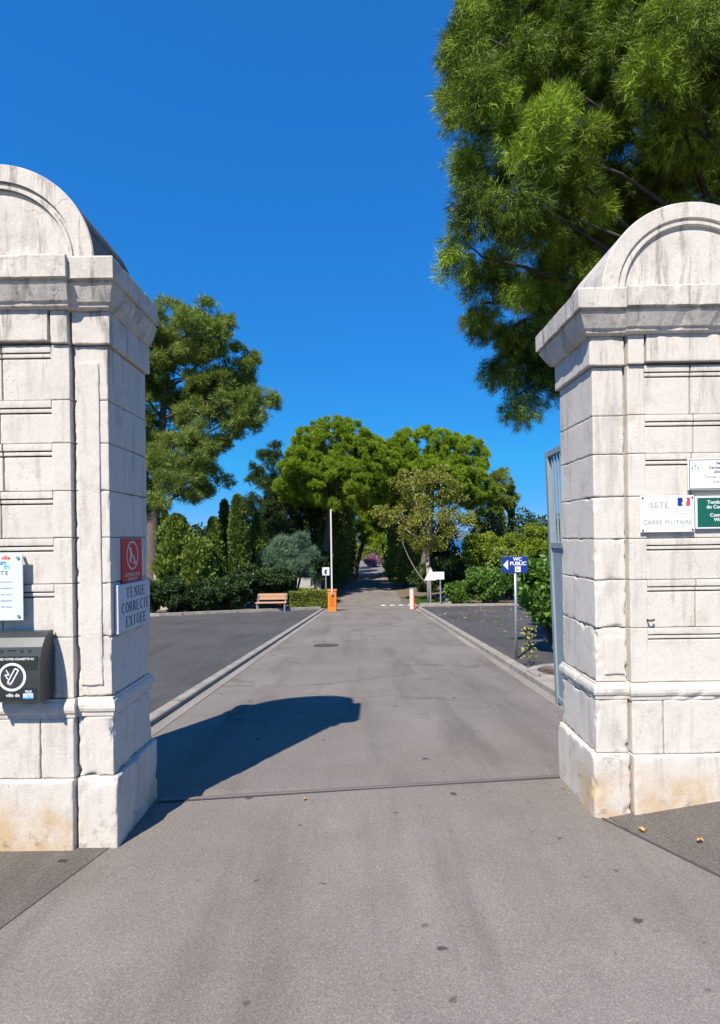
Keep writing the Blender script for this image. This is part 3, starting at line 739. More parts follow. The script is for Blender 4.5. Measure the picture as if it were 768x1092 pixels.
# turning tree on the verge
d = 26.5; rng = np.random.default_rng(171)
tt_ = thing('deciduous_tree', (X(457, d), d, gz(d)), 'thin tree with yellowish brown leaves and a pale trunk on the right verge', 'tree')
lobes = [L_(455, 530, d, 34, 28), L_(430, 550, d, 24, 24), L_(482, 548, d, 26, 24), L_(440, 515, d, 22, 16), L_(470, 512, d, 22, 14), L_(455, 565, d, 34, 20), L_(490, 570, d, 20, 16), L_(415, 550, d, 16, 12), L_(460, 585, d, 20, 10)]
puffs = make_puffs(lobes, 120, 0.36, rng, 0.7)
leaf_crown('crown', puffs, AUT, tt_, 11000, 0.115, 0.040, 172)
mb = MB(); b = Vector((X(457, d), d, gz(d) - 0.1)); f = Vector((X(455, d), d, H(585, d))); mb.tube([b, b.lerp(f, .5) + Vector((.03, 0, 0)), f], [0.12, 0.10, 0.085], 9)
for l in lobes:
    p = limb(mb, f - Vector((0, 0, rng.uniform(0, .5))), l[:3], 0.05, 0.02, rng, 5, 0.05)
limb(mb, b + Vector((0, 0, 0.9)), (X(425, d), d - .3, H(568, d)), 0.035, 0.012, rng, 5, 0.0)
for i in range(60):
    pf = puffs[int(rng.integers(len(puffs)))]; l = min(lobes, key=lambda l: (Vector(l[:3]) - Vector(pf[:3])).length); limb(mb, l[:3], pf[:3], 0.016, 0.006, rng, 3, 0.03, 5)
mb.build('trunk', BARKP, tt_, True)

# right-hand planting
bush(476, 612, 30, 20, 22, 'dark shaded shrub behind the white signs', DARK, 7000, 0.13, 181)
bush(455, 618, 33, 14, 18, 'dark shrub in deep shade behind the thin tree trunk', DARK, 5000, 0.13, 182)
bush(510, 590, 29, 19, 24, 'bright yellow green shrub right of the gap to the sea', YG, 9000, 0.15, 183, W=0.22)
bush(566, 584, 29, 30, 24, 'tall yellow green shrub behind the blue arrow sign', YG, 12000, 0.15, 184, W=0.22)
bush(538, 588, 30.5, 22, 24, 'yellow green shrub between its two brighter neighbours', YG, 9000, 0.15, 185, W=0.22)
bush(518, 626, 25.8, 24, 20, 'fresh green shrub at the far edge of the right car park', LAUR, 9000, 0.12, 186)
bush(592, 616, 26.5, 28, 30, 'dark green shrub at the far edge behind the steel gate', LAUR, 9000, 0.12, 187)
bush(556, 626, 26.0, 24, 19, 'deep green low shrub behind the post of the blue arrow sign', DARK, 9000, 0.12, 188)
bush(488, 632, 26.6, 16, 12, 'low dark green shrub just right of the grass verge', LAUR, 5000, 0.11, 179)
bush(538, 606, 28.0, 30, 20, 'mid green shrub filling the space behind the low car park shrubs', CYPL, 10000, 0.13, 178)
bush(494, 608, 34.0, 18, 14, 'dark shrub low under the gap to the sea', DARK, 6000, 0.14, 177)
bush(598, 630, 9.6, 40, 44, 'leafy broad leaved shrub beside the steel gate', LAUR, 5200, 0.13, 189, puff=0.28, W=0.27)
# sprig with yellow leaves
sp = thing('yellow_sprig', (X(563, 8.2), 8.2, gz(8.2)), 'small sprig with yellowing leaves in front of the leafy shrub', 'plant'); rng = np.random.default_rng(4)
P = rng.uniform(-1, 1, (70, 3)) * np.array([.09, .09, .22]) + np.array([X(562, 8.2), 8.2, gz(8.2) + 0.34])
V, q = leaves(P, rng.normal(0, 1, (70, 3)), 0.06, 0.018, rng, rng.uniform(.6, 1, 70)); np_mesh('foliage', V, q, make_leaf('yellowing_leaf', (0.12, 0.14, 0.03), (0.42, 0.38, 0.10)), sp, 4)
mb = MB(); mb.tube([(X(563, 8.2), 8.2, gz(8.2) - .05), (X(562, 8.2), 8.18, gz(8.2) + .55)], [.006, .003], 6); mb.tube([(X(563, 8.2), 8.2, gz(8.2) + .1), (X(567, 8.2), 8.15, gz(8.2) + .42)], [.005, .002], 6); mb.build('stem', BARKD, sp)
bush(398, 600, 62, 10, 9, 'pink flowering oleander at the far end of the avenue', PINK, 2600, 0.16, 191, 'oleander')
for i, (px, py, d_, rx, rz, m_, lab) in enumerate([(385, 592, 80, 14, 12, CYPL, 'light green tree closing the left of the avenue end'), (412, 592, 80, 14, 13, DARK, 'dark tree closing the right of the avenue end'), (399, 584, 92, 12, 9, PINE_C, 'sunlit green tree straight behind the pink oleander')]):
    bush(px, py, d_, rx, rz, lab, m_, 4000, 0.30, 195 + i, 'evergreen_tree', 'tree', 0.5)
turf('grass', [(X(446, 26.5), 25.6), (X(474, 27), 26.0), (X(470, 27), 29.5), (X(440, 27), 30)], 9000, 0.10, GRASS)
mb = MB(); a = Vector((X(446, 25.4), 25.3, 0)); b = Vector((X(478, 25.6), 25.6, 0)); bar(mb, a, b, 0.14, -0.1, 0.12); bar(mb, b + Vector((.05, 0.08, 0)), Vector((X(474, 29), 29.5, 0)), 0.14, -0.1, 0.12)
o = mb.build('verge_kerb', KERB); o['kind'] = 'structure'

# ------------------------------------------------------------------ gate piers
def edges(a, b, res=0.019):
    L = b - a; base = [0, .004, .009, .016, .026]
    if L < 0.07: return [a, a + L * .15, a + L * .5, a + L * .85, b]
    n = max(1, int(round((L - .052) / res))); mid = [0.026 + (L - .052) * i / n for i in range(1, n)]
    return [a + t for t in base + mid] + [b - t for t in reversed(base)]
def block(mb, x0, x1, y0, y1, z0, z1, r=0.004, chip=0.0, seed=0.0, back=False, amp=0.0012):
    xs, ys, zs = edges(x0, x1), edges(y0, y1), edges(z0, z1)
    def disp(p):
        q = Vector((p[0] * 9 + seed, p[1] * 9, p[2] * 9)); nv = noise.noise(q); n2 = noise.noise(q * 2.7 + Vector((5, 1, 2)))
        rr = r + 0.003 * max(0, n2) + chip * max(0.0, 1.2 * nv + 1.1 * n2 - 0.02)
        lx, ly, lz = (x1 - x0) * .49, (y1 - y0) * .49, (z1 - z0) * .49
        rx, ry, rz = min(rr, lx), min(rr, ly), min(rr * 0.8, lz)
        dx, dy, dz = min(p[0] - x0, x1 - p[0]), min(p[1] - y0, y1 - p[1]), min(p[2] - z0, z1 - p[2])
        vx, vy, vz = max(0, 1 - dx / rx), max(0, 1 - dy / ry), max(0, 1 - dz / rz); L = math.sqrt(vx * vx + vy * vy + vz * vz)
        o = list(p)
        if L > 1:
            k = 1 - 1 / L
            o[0] += rx * vx * k * (1 if p[0] - x0 < x1 - p[0] else -1)
            o[1] += ry * vy * k * (1 if p[1] - y0 < y1 - p[1] else -1)
            o[2] += rz * vz * k * (1 if p[2] - z0 < z1 - p[2] else -1)
            if rr > 0.010:
                q3 = noise.noise(q * 6.5 + Vector((3, 8, 1))) * min(0.005, (rr - 0.010) * 0.35); o[0] += q3 * (1 if p[0] - x0 < x1 - p[0] else -1); o[1] += abs(q3) * (1 if p[1] - y0 < y1 - p[1] else -1)
        w_ = amp * (noise.noise(q * 0.8) + 0.6 * n2); o[1] += w_; o[0] += w_ * 0.5
        return tuple(o)
    def grid(A, B, f, flip):
        vs = [disp(f(a, b)) for a in A for b in B]; nb = len(B); fs = []
        for i in range(len(A) - 1):
            for j in range(nb - 1):
                q = (i * nb + j, (i + 1) * nb + j, (i + 1) * nb + j + 1, i * nb + j + 1); fs.append(q if not flip else q[::-1])
        mb.add(vs, fs)
    grid(xs, zs, lambda a, b: (a, y0, b), False); grid(xs, zs, lambda a, b: (a, y1, b), True)
    grid(ys, zs, lambda a, b: (x0, a, b), True); grid(ys, zs, lambda a, b: (x1, a, b), False)
    grid(xs, ys, lambda a, b: (a, b, z0), True); grid(xs, ys, lambda a, b: (a, b, z1), False)

HW, DP = 0.56, 0.52
def ringpts(off, z, brk=0.03, bu=0.375, bk=1.0):
    # footprint with a shallow projecting centre at front and back
    a = HW + off * (1.0 if bk > .5 else 0.72); y0 = -off; y1 = DP + off * bk; c = bu + off * 0.35
    pts = [(-a, y0), (-c, y0), (-c, y0 - brk), (c, y0 - brk), (c, y0), (a, y0), (a, y1), (c, y1), (c, y1 + brk), (-c, y1 + brk), (-c, y1), (-a, y1)]
    return [(x, y, z) for x, y in pts]
def build_pier(loc, label, seed, flip):
    root = thing('gate_pier', loc, label, 'gate pier', 'stone gate piers')
    def fin(mb, name, m=STONE, smooth=True, bevel=0, normals=False):
        if flip: mb.mirror_x()
        mb.shift(*loc)
        me = bpy.data.meshes.new(name); me.from_pydata(mb.v, [], mb.f); me.validate()
        if normals:
            import bmesh
            bm = bmesh.new(); bm.from_mesh(me); bmesh.ops.recalc_face_normals(bm, faces=bm.faces); bm.to_mesh(me); bm.free()
        return link_mesh(name, me, m, root, smooth, bevel)
    # plinth
    mb = MB()
    block(mb, .385, HW + .032, -.032, DP + .032, -.05, .36, .012, .045, seed); block(mb, -.372, .375, -.055, DP + .055, -.05, .36, .010, .014, seed + 3)
    block(mb, -HW - .032, -.385, -.032, DP + .032, -.05, .36, .010, .02, seed + 5)
    fin(mb, 'plinth')
    mb = MB()
    block(mb, .385, HW + .006, -.006, DP + .006, .363, .668, .006, .048, seed + 7); block(mb, .20, .373, -.034, DP + .03, .363, .668, .006, .008, seed + 9)
    block(mb, -.373, .195, -.034, DP + .03, .363, .668, .006, .008, seed + 11); block(mb, -HW - .006, -.385, -.006, DP + .006, .363, .668, .006, .01, seed + 12)
    fin(mb, 'dado')
    mb = MB(); mb.box(-HW + .02, HW - .02, .02, DP - .02, 0, 2.75); fin(mb, 'core', JOINT, False, 0, True)
    # base moulding
    mb = MB(); prof = [(.005, .668), (.010, .674), (.011, .690), (.019, .700), (.023, .715), (.022, .735), (.016, .750), (.009, .757), (.007, .768)]
    rl = []
    for off, z in prof: rl.append(ringpts(off, z, 0.028, .378))
    # densify for worn edges
    ref = ringpts(.03, 0)
    def dens(ring):
        out = []
        for i in range(len(ring)):
            a, b = Vector(ring[i]), Vector(ring[(i + 1) % len(ring)]); n = max(1, int((Vector(ref[(i + 1) % len(ref)]) - Vector(ref[i])).length / .025))
            for k in range(n):
                p = a.lerp(b, k / n); q = noise.noise(p * 11 + Vector((seed, 0, 0))); c = noise.noise(Vector((p.x * 14, p.y * 14, p.z * 14 + seed)))
                s = max(0, c - 0.15) * 0.020
                ctr = Vector((0, DP / 2, p.z)); dd = (ctr - p).normalized(); p = p + dd * (s + q * 0.002); out.append(tuple(p))
        return out
    mb.rings([dens(r) for r in rl]); fin(mb, 'base_moulding', STONE, False, 0, True)
    # shaft, coursed
    zj = [.770, 1.083, 1.358, 1.595, 1.837, 2.083, 2.305, 2.588]
    mb = MB()
    for i in range(7):
        z0, z1 = zj[i] + .0018, zj[i + 1] - .0018; lowk = max(0.0, 1 - i / 3.5)
        block(mb, .385, HW, 0, DP, z0, z1, .004, .010 + .042 * lowk, seed + 20 + i)
        block(mb, -HW, -.385, 0, DP, z0, z1, .004, .008, seed + 30 + i)
        block(mb, .275, .372, -.026, DP + .026, z0, z1, .003, .003, seed + 40 + i, amp=.0008)
        block(mb, -.372, -.275, -.026, DP + .026, z0, z1, .003, .003, seed + 50 + i, amp=.0008)
        segs = [(-.274, .274)] if i % 2 == 0 else [(-.274, -.003), (.003, .274)]
        if i in (4, 6): segs = [(-.274, .012), (.020, .274)]
        for (a, b) in segs:
            if i >= 1 or True:
                block(mb, a, b, -.017, DP + .017, z0, z1 - .069, .003, .003, seed + 60 + i, amp=.0008)
                block(mb, a, b, -.020, DP + .02, z1 - .061, z1 - .043, .002, 0, seed)
                block(mb, a, b, -.0255, DP + .025, z1 - .036, z1, .002, .002, seed)
    block(mb, .400, .515, -.009, .02, .815 if flip else .83, 1.03 if flip else 2.50, .003, .010, seed + 70)
    fin(mb, 'shaft')
    mb = MB()
    # frieze
    block(mb, .385, HW + .022, -.022, DP + .022, 2.592, 2.757, .004, .012, seed + 80); block(mb, -HW - .022, -.385, -.022, DP + .022, 2.592, 2.757, .004, .01, seed + 81)
    block(mb, .285, .373, -.046, DP + .046, 2.592, 2.757, .003, .004, seed + 82); block(mb, -.373, -.285, -.046, DP + .046, 2.592, 2.757, .003, .004, seed + 83)
    block(mb, -.272, .272, -.050, DP + .05, 2.602, 2.757, .004, .006, seed + 84)
    fin(mb, 'frieze')
    mb = MB(); prof = [(.030, 2.757), (.040, 2.762), (.052, 2.768), (.056, 2.784), (.066, 2.790), (.098, 2.862), (.104, 2.868), (.092, 2.872), (.092, 2.884), (.116, 2.888), (.118, 2.990), (.110, 3.0), (.0, 3.006)]
    mb.rings([dens(ringpts(off, z, 0.024, .375, 1.0 if flip else 0.15)) for off, z in prof]); fin(mb, 'cornice', STONE, False, 0, True)
    # arched top: half barrel with a moulded front
    n = 56; RT = 0.515; yf, yb = -.045, DP + (.045 if flip else -.02)
    pf = [(RT, yb), (RT, yf + .006), (RT - .006, yf), (.425, yf), (.421, yf + .014), (.409, yf + .014), (.405, yf + .004), (.388, yf + .004), (.383, yf + .020), (.368, yf + .024), (.0, yf + .024)]
    rl = []
    for (r, y) in pf: rl.append([(r * math.cos(math.pi * k / n), y, 3.004 + r * math.sin(math.pi * k / n) * 0.985) for k in range(n + 1)])
    vs = [p for r_ in rl for p in r_]; fs = []
    for i in range(len(rl) - 1):
        for k in range(n): fs.append((i * (n + 1) + k, i * (n + 1) + k + 1, (i + 1) * (n + 1) + k + 1, (i + 1) * (n + 1) + k))
    mb = MB(); mb.add(vs, fs); mb.add([rl[0][k] for k in range(n + 1)], [tuple(range(n + 1))])
    mb.v = [tuple(Vector(p) + Vector((0, 0.002 * noise.noise(Vector(p) * 6 + Vector((seed, 0, 0))), 0))) for p in mb.v]
    fin(mb, 'arched_top', STONE, False, 0, True)
    return root
PLx, PLy = -1.875, 2.96; PRx, PRy = 1.892, 3.20
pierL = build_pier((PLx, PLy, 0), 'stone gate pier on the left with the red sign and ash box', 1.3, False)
pierR = build_pier((PRx, PRy, 0), 'stone gate pier on the right with the green sign, beneath the pine', 77.7, True)

pierL.scale.z = 1.015; pierR.scale.z = 0.985
# ------------------------------------------------------------------ lettering
def text(s, size, loc, rot, m, parent, name='lettering', align='CENTER', bold=0.0, sx=1.0, ext=0.0006):
    cu = bpy.data.curves.new(name, 'FONT'); cu.body = s; cu.size = size; cu.align_x = align; cu.align_y = 'CENTER'; cu.extrude = ext; cu.offset = bold
    ob = bpy.data.objects.new(name, cu); COL.objects.link(ob)
    dg = bpy.context.evaluated_depsgraph_get(); me = bpy.data.meshes.new_from_object(ob.evaluated_get(dg)); me.name = name
    bpy.data.objects.remove(ob); me.materials.clear()
    M = Matrix.Translation(loc) @ Euler(rot).to_matrix().to_4x4() @ Matrix.Diagonal((sx, 1, 1, 1)); me.transform(M)
    return link_mesh(name, me, m, parent)
FRONT = (R(90), 0, 0); SIDE = (R(90), 0, R(90))
# engraved roman capitals drawn stroke by stroke
GL = {'T': [('h', 0, 1, 1), ('v', .5, 0, 1), ('s', .5, 0)], 'E': [('v', .18, 0, 1), ('h', .05, .9, 1), ('h', .05, .9, 0), ('h', .18, .7, .5)],
      'N': [('t', .15, 0, .15, 1), ('d', .15, 1, .85, 0), ('t', .85, 0, .85, 1), ('s', .15, 0), ('s', .85, 1)], 'U': [('v', .18, .25, 1), ('t', .82, .25, .82, 1), ('a', .5, .28, .32, .28, 180, 360), ('s', .18, 1), ('s', .82, 1)],
      'C': [('a', .55, .5, .42, .5, 55, 305)], 'O': [('a', .5, .5, .42, .5, 0, 360)], 'G': [('a', .55, .5, .42, .5, 55, 320), ('t', .88, 0.05, .88, .42), ('s', .88, .42)],
      'R': [('v', .18, 0, 1), ('h', .05, .55, 1), ('h', .18, .5, .5), ('a', .5, .75, .3, .25, -90, 90), ('d', .45, .5, .95, 0), ('s', .18, 0)],
      'X': [('d', .1, 1, .9, 0), ('t', .9, 1, .1, 0), ('s', .1, 0), ('s', .9, 0), ('s', .1, 1), ('s', .9, 1)], 'I': [('v', .5, 0, 1), ('s', .5, 0), ('s', .5, 1)]}
def roman(word, h, w_, center, ux, uz, nrm, m, parent):
    mb = MB(); n = len(word); adv = w_ / n; gw = adv * 0.80
    def P(u, v, k): return Vector(center) + Vector(ux) * (-w_ / 2 + adv * (k + .1) + u * gw) + Vector(uz) * ((v - .5) * h)
    def seg(a, b, t):
        d = (b - a).normalized(); q = Vector(nrm).cross(d) * t / 2; e = Vector(nrm) * 0.0012
        mb.add([a - q, b - q, b + q, a + q, a - q + e, b - q + e, b + q + e, a + q + e], [(0, 3, 2, 1), (4, 5, 6, 7), (0, 1, 5, 4), (1, 2, 6, 5), (2, 3, 7, 6), (3, 0, 4, 7)])
    TH, TN = h * .17, h * .085
    for k, ch in enumerate(word):
        for g in GL[ch]:
            if g[0] == 'v': seg(P(g[1], g[2], k), P(g[1], g[3], k), TH)
            elif g[0] == 't': seg(P(g[1], g[2], k), P(g[3], g[4], k), TN)
            elif g[0] == 'd': seg(P(g[1], g[2], k), P(g[3], g[4], k), TH)
            elif g[0] == 'h': seg(P(g[1], g[3], k), P(g[2], g[3], k), TN)
            elif g[0] == 's': seg(P(g[1] - .18, g[2], k), P(g[1] + .18, g[2], k), TN)
            elif g[0] == 'a':
                _, cx, cy, rx, ry, a0, a1 = g; N = 14
                for i in range(N):
                    t0, t1 = R(a0 + (a1 - a0) * i / N), R(a0 + (a1 - a0) * (i + 1) / N); th = TN + (TH - TN) * abs(math.cos((t0 + t1) / 2))
                    seg(P(cx + rx * math.cos(t0), cy + ry * math.sin(t0), k), P(cx + rx * math.cos(t1), cy + ry * math.sin(t1), k), th)
    return mb.build('lettering', m, parent)

def plaque(x0, x1, yf, z0, z1, th, m, parent, name='plate', bevel=0.002):
    return MB().box(x0, x1, yf, yf + th, z0, z1).build(name, m, parent, False, bevel)
def ringmesh(c, ux, uz, nrm, r0, r1, n=40, th=0.0012):
    mb = MB(); c = Vector(c); ux = Vector(ux); uz = Vector(uz); nv = Vector(nrm); rl = []
    for (r, e) in ((r0, 0), (r1, 0), (r1, th), (r0, th)):
        rl.append([c + ux * (r * math.cos(2 * math.pi * k / n)) + uz * (r * math.sin(2 * math.pi * k / n)) + nv * e for k in range(n)])
    rl.append(rl[0]); mb.rings(rl, False); return mb
def poly(mb, pts, c, ux, uz, nrm, th=0.0012):
    c = Vector(c); n = len(pts); a = [c + Vector(ux) * p[0] + Vector(uz) * p[1] for p in pts]; b = [p + Vector(nrm) * th for p in a]
    mb.add(a + b, [tuple(range(n - 1, -1, -1)), tuple(range(n, 2 * n))] + [(i, (i + 1) % n, n + (i + 1) % n, n + i) for i in range(n)]); return mb

# --- left pier, side face: red prohibition sign and engraved plaque
SX = PLx + HW          # side face plane
UXs, UZ, NS = (0, 1, 0), (0, 0, 1), (1, 0, 0)
yA, yB = PLy + .125, PLy + .41
zs0, zs1 = 1.6 - .012 - .245 + .02, 1.6 + .012
rs = thing('prohibition_sign', (SX + .004, (yA + yB) / 2, zs0), 'small red sign with a crossed white ring above the engraved plaque', 'sign')
MB().box(SX + .0035, SX + .0075, yA, yB, zs0 - .005, zs1).build('plate', RED, rs, False, .001)
cc = (SX + .008, (yA + yB) / 2 + .0, (zs0 + zs1) / 2 + .028)
ringmesh(cc, UXs, UZ, NS, .072, .083).build('ring', PINKW, rs)
mb = MB(); poly(mb, [(-.055, .045), (-.047, .055), (.055, -.045), (.047, -.055)], cc, UXs, UZ, NS); mb.build('slash', PINKW, rs)
mb = MB(); poly(mb, [(-.045, -.03), (-.02, -.045), (-.005, .01), (-.02, .045), (-.04, .05), (-.035, .01)], cc, UXs, UZ, NS, .001)
poly(mb, [(.008, -.05), (.045, -.05), (.045, -.035), (.03, -.028), (.028, 0), (.012, 0), (.018, -.03)], cc, UXs, UZ, NS, .001); mb.build('pictogram', PINKW, rs)
for i, s_ in enumerate(('INTERDICTION', 'DE FUMER')):
    text(s_, .026, (SX + .0080, (yA + yB) / 2, zs0 + .042 - i * .026), SIDE, PINKW, rs, bold=.0004, sx=1.1)
PLQ = paint('blue_white_enamel', (0.55, 0.56, 0.60), 0.5, grime=0.35)
yA, yB = PLy + .035, PLy + .485; zt = 1.6 - .235 - .003; zb = zt - .262
ep = thing('engraved_plaque', (SX, (yA + yB) / 2, zb), 'white plaque reading TENUE CORRECTE EXIGEE under the small red sign', 'plaque')
MB().box(SX + .004, SX + .024, yA, yB, zb, zt).build('plate', PLQ, ep, False, .003)
for i, (wd, wf) in enumerate((('TENUE', .62), ('CORRECTE', .88), ('EXIGEE', .66))):
    roman(wd, .053, .45 * wf, (SX + .0242, (yA + yB) / 2 + .01, zt - .052 - i * .079), UXs, UZ, NS, INK, ep)

# --- left pier, front: information board and ash box
FY = PLy - .017
bx0, bx1 = -2.16, X(24.5, FY - .045); bz0, bz1 = H(656, FY - .04), H(585, FY - .04)
ib = thing('information_board', ((bx0 + bx1) / 2, FY, bz0), 'white glossy board with coloured letters on standoffs above the ash box', 'sign')
ACR = paint('white_acrylic', (0.62, 0.74, 0.80), 0.12, grime=0.05, spec=0.6)
MB().box(bx0, bx1, FY - .052, FY - .046, bz0, bz1).build('plate', ACR, ib, False, .001)
for (x, z) in ((bx1 - .022, bz1 - .022), (bx1 - .022, bz0 + .022), (bx0 + .022, bz1 - .022), (bx0 + .022, bz0 + .022)):
    MB().tube([(x, FY - .0585, z), (x, FY + .001, z)], .008, 14).build('standoff', STEEL, ib)
cols = [paint('print_red', (.72, .08, .04), .5, grime=0), paint('print_orange', (.8, .32, .05), .5, grime=0), paint('print_blue', (.03, .28, .62), .5, grime=0), paint('print_cyan', (.08, .50, .62), .5, grime=0)]
bc = (bx0 + bx1) / 2; yy = FY - .0528
text('ville', .030, (bx1 - .085, yy, bz1 - .022), FRONT, cols[0], ib, bold=.0006); text('de', .030, (bx1 - .128, yy, bz1 - .048), FRONT, cols[1], ib, bold=.0006)
text('se', .034, (bx1 - .098, yy, bz1 - .046), FRONT, cols[2], ib, bold=.001); text('te', .034, (bx1 - .080, yy, bz1 - .068), FRONT, cols[3], ib, bold=.0015)
text('S E T E', .028, (bx1 - .115, yy, bz1 - .100), FRONT, BLACK, ib)
for i, s_ in enumerate(('Horaires ouverture', 'du cimetiere', 'Tous les jours', 'Merci de respecter', 'la tranquillite des lieux')):
    text(s_, .016, (bx1 - .055, yy, bz1 - .145 - i * .032), FRONT, FADED, ib, align='RIGHT')
# ash box
ax0, ax1 = -1.875, X(44, 2.76) - .042; ah = 0.345; az = .797; ay = PLy - .036
ab = thing('ash_box', ((ax0 + ax1) / 2, ay, az), 'charcoal wall ash box with a cigarette emblem, below the white board', 'ashtray')
prof = [(0, 0), (-.105, 0), (-.122, .018), (-.120, .12), (-.112, .225), (-.098, .275), (-.070, .318), (-.03, .340), (0, ah)]
MB().prism([(ay + p[0], az + p[1]) for p in prof], 'x', ax0, ax1).build('housing', BOX, ab, False, .003)
for xx in (ax0 - .006, ax1 + .0005):
    MB().prism([(ay + p[0] * 1.06 - .002, az + p[1] * 1.015 - .003) for p in prof], 'x', xx, xx + .006).build('side_panel', BOX, ab, False, .001)
fn = lambda dz: ay - (.122 + (.112 - .122) * (dz - .018) / .207)
cxm = (ax0 + ax1) / 2 - .004; tilt = math.atan2(.008, .207)
mb = MB(); mb.prism([(fn(.02) - .0015, az + .022), (fn(.225) - .0015, az + .232), (fn(.225) + .004, az + .232), (fn(.02) + .004, az + .022)], 'x', ax0 + .010, ax1 - .012); mb.build('front_label', BOXF, ab)
FR2 = (R(90) - tilt, 0, 0)
nrm = Vector((0, -1, tilt)).normalized(); uz2 = Vector((0, tilt, 1)).normalized()
cc = Vector((cxm, fn(.125) - .0018, az + .130))
ringmesh(cc, (1, 0, 0), uz2, nrm, .058, .070, th=.001).build('ring', WHITE, ab)
mb = MB(); rl_ = ringmesh(cc, (1, 0, 0), uz2, nrm, .0, .001)
def stroke(mb, pts, t, c, ux, uz, nv):
    for (a, b) in zip(pts[:-1], pts[1:]):
        a = Vector(a); b = Vector(b); d = (b - a).normalized(); q = Vector((-d.y, d.x)) * t / 2
        poly(mb, [tuple(a - q), tuple(b - q), tuple(b + q), tuple(a + q)], c, ux, uz, nv, .001)
stroke(mb, [(.032, .034), (-.006, -.036), (-.022, -.026), (.014, .042), (.032, .034)], .006, cc, (1, 0, 0), uz2, nrm)
stroke(mb, [(-.006, -.036), (-.022, -.026)], .012, cc, (1, 0, 0), uz2, nrm)
stroke(mb, [(-.020, -.010), (-.036, .012), (-.014, .010), (-.030, .036)], .005, cc, (1, 0, 0), uz2, nrm)
mb.build('cigarette_emblem', WHITE, ab)
text('ETEIGNEZ VOTRE CIGARETTE ICI', .0145, (cxm, fn(.215) - .0016, az + .218), FR2, WHITE, ab, bold=.0003)
c3 = Vector((cxm - .085, fn(.04) - .0018, az + .042)); ringmesh(c3, (1, 0, 0), uz2, nrm, .014, .017, 24, .001).build('round_mark', WHITE, ab)
text('MC', .016, c3, FR2, WHITE, ab); text('ville de', .024, (cxm + .005, fn(.04) - .0016, az + .040), FR2, WHITE, ab, bold=.0003)
LB = paint('logo_blue', (.06, .28, .60), .5, grime=0); mb = MB(); poly(mb, [(-.026, -.018), (.026, -.018), (.026, .010), (-.026, .010)], Vector((cxm + .082, fn(.04) - .0016, az + .040)), (1, 0, 0), uz2, nrm, .0008); mb.build('logo_patch', LB, ab)
text('SETE', .024, (cxm + .082, fn(.04) - .0028, az + .038), FR2, WHITE, ab, bold=.001); text('VILLE', .014, (cxm + .082, fn(.06) - .0018, az + .058), FR2, WHITE, ab, bold=.0005)
for dx in (-.095, -.062, .040, .078):
    a = Vector((cxm + dx, ay - .103, az + .258)); dd = Vector((0, -1, .28)).normalized()
    MB().tube([a + dd * -.006, a + dd * .0035], .0085, 14).build('hole', BOXF, ab)
MB().tube([(cxm - .03, ay - .1055, az + .262), (cxm + .012, ay - .1055, az + .262)], .002, 8).build('slot', BOXF, ab)

# --- right pier front: three plaques
def corner_bolts(x0, x1, z0, z1, y, parent, r=.005):
    for (x, z) in ((x0, z0), (x1, z0), (x0, z1), (x1, z1)): MB().tube([(x, y - .004, z), (x, y + .002, z)], r, 10).build('bolt', IRON, parent)
FR = PRy - .0255; yp = FR - .020
x0, x1 = X(683.5, yp), X(741, yp); z0, z1 = H(572, yp), H(533, yp)
pm = thing('military_plot_plaque', ((x0 + x1) / 2, FR, z0), 'white plaque with a faded inscription and a blue white red emblem', 'plaque', )
plaque(x0, x1, yp, z0, z1, .006, WHITE, pm); corner_bolts(x0 + .012, x1 - .012, z0 + .012, z1 - .012, yp, pm)
for (xx) in (x0 + .012, x1 - .012): MB().tube([(xx, yp + .005, z0 + .012), (xx, FR + .001, z0 + .012)], .006, 8).build('standoff', IRON, pm)
for (xx) in (x0 + .012, x1 - .012): MB().tube([(xx, yp + .005, z1 - .012), (xx, FR + .001, z1 - .012)], .006, 8).build('standoff', IRON, pm)
PGR = paint('worn_print', (0.30, 0.30, 0.33), .6, grime=.4)
text('SETE', .045, (x0 + .105, yp - .0005, z1 - .055), FRONT, PGR, pm, sx=1.15); text('CARRE MILITAIRE', .036, ((x0 + x1) / 2, yp - .0005, z0 + .055), FRONT, PGR, pm, sx=.98)
MB().box(x0 + .02, x1 - .02, yp - .0006, yp + .002, (z0 + z1) / 2 - .001, (z0 + z1) / 2 + .001).build('divider', PGR, pm)
ec = ((x1 - .058), yp, z1 - .035)
mb = MB(); poly(mb, [(-.036, -.024), (-.008, -.024), (-.014, -.008), (-.006, .004), (-.010, .022), (-.036, .022)], ec, (1, 0, 0), (0, 0, 1), (0, -1, 0)); mb.build('emblem_blue', BLUE, pm)
mb = MB(); poly(mb, [(.012, -.024), (.034, -.024), (.034, .022), (.012, .022), (.018, .008), (.012, -.004)], ec, (1, 0, 0), (0, 0, 1), (0, -1, 0)); mb.build('emblem_red', paint('emblem_red_paint', (.62, .05, .05), .5), pm)
# green plaque
x0, x1 = X(743, yp), 2.235; z0, z1 = H(569, yp), H(534, yp)
gp = thing('green_plaque', ((x0 + x1) / 2, FR, z0), 'green plaque with a white border beside the white tricolour plaque', 'plaque')
plaque(x0, x1, FR - .014, z0, z1, .010, WHITE, gp); MB().box(x0 + .010, x1 - .010, FR - .0155, FR - .012, z0 + .010, z1 - .010).build('field', GREEN, gp)
gx = (x0 + x1) / 2
for s_, zz in (('Tombes de guerre', .036), ('du Commonwealth', .062), ('Commonwealth', .108), ('War Graves', .134)): text(s_, .027, (gx - .0 , FR - .0158, z1 - zz), FRONT, WHITE, gp, bold=.0005, sx=1.08)
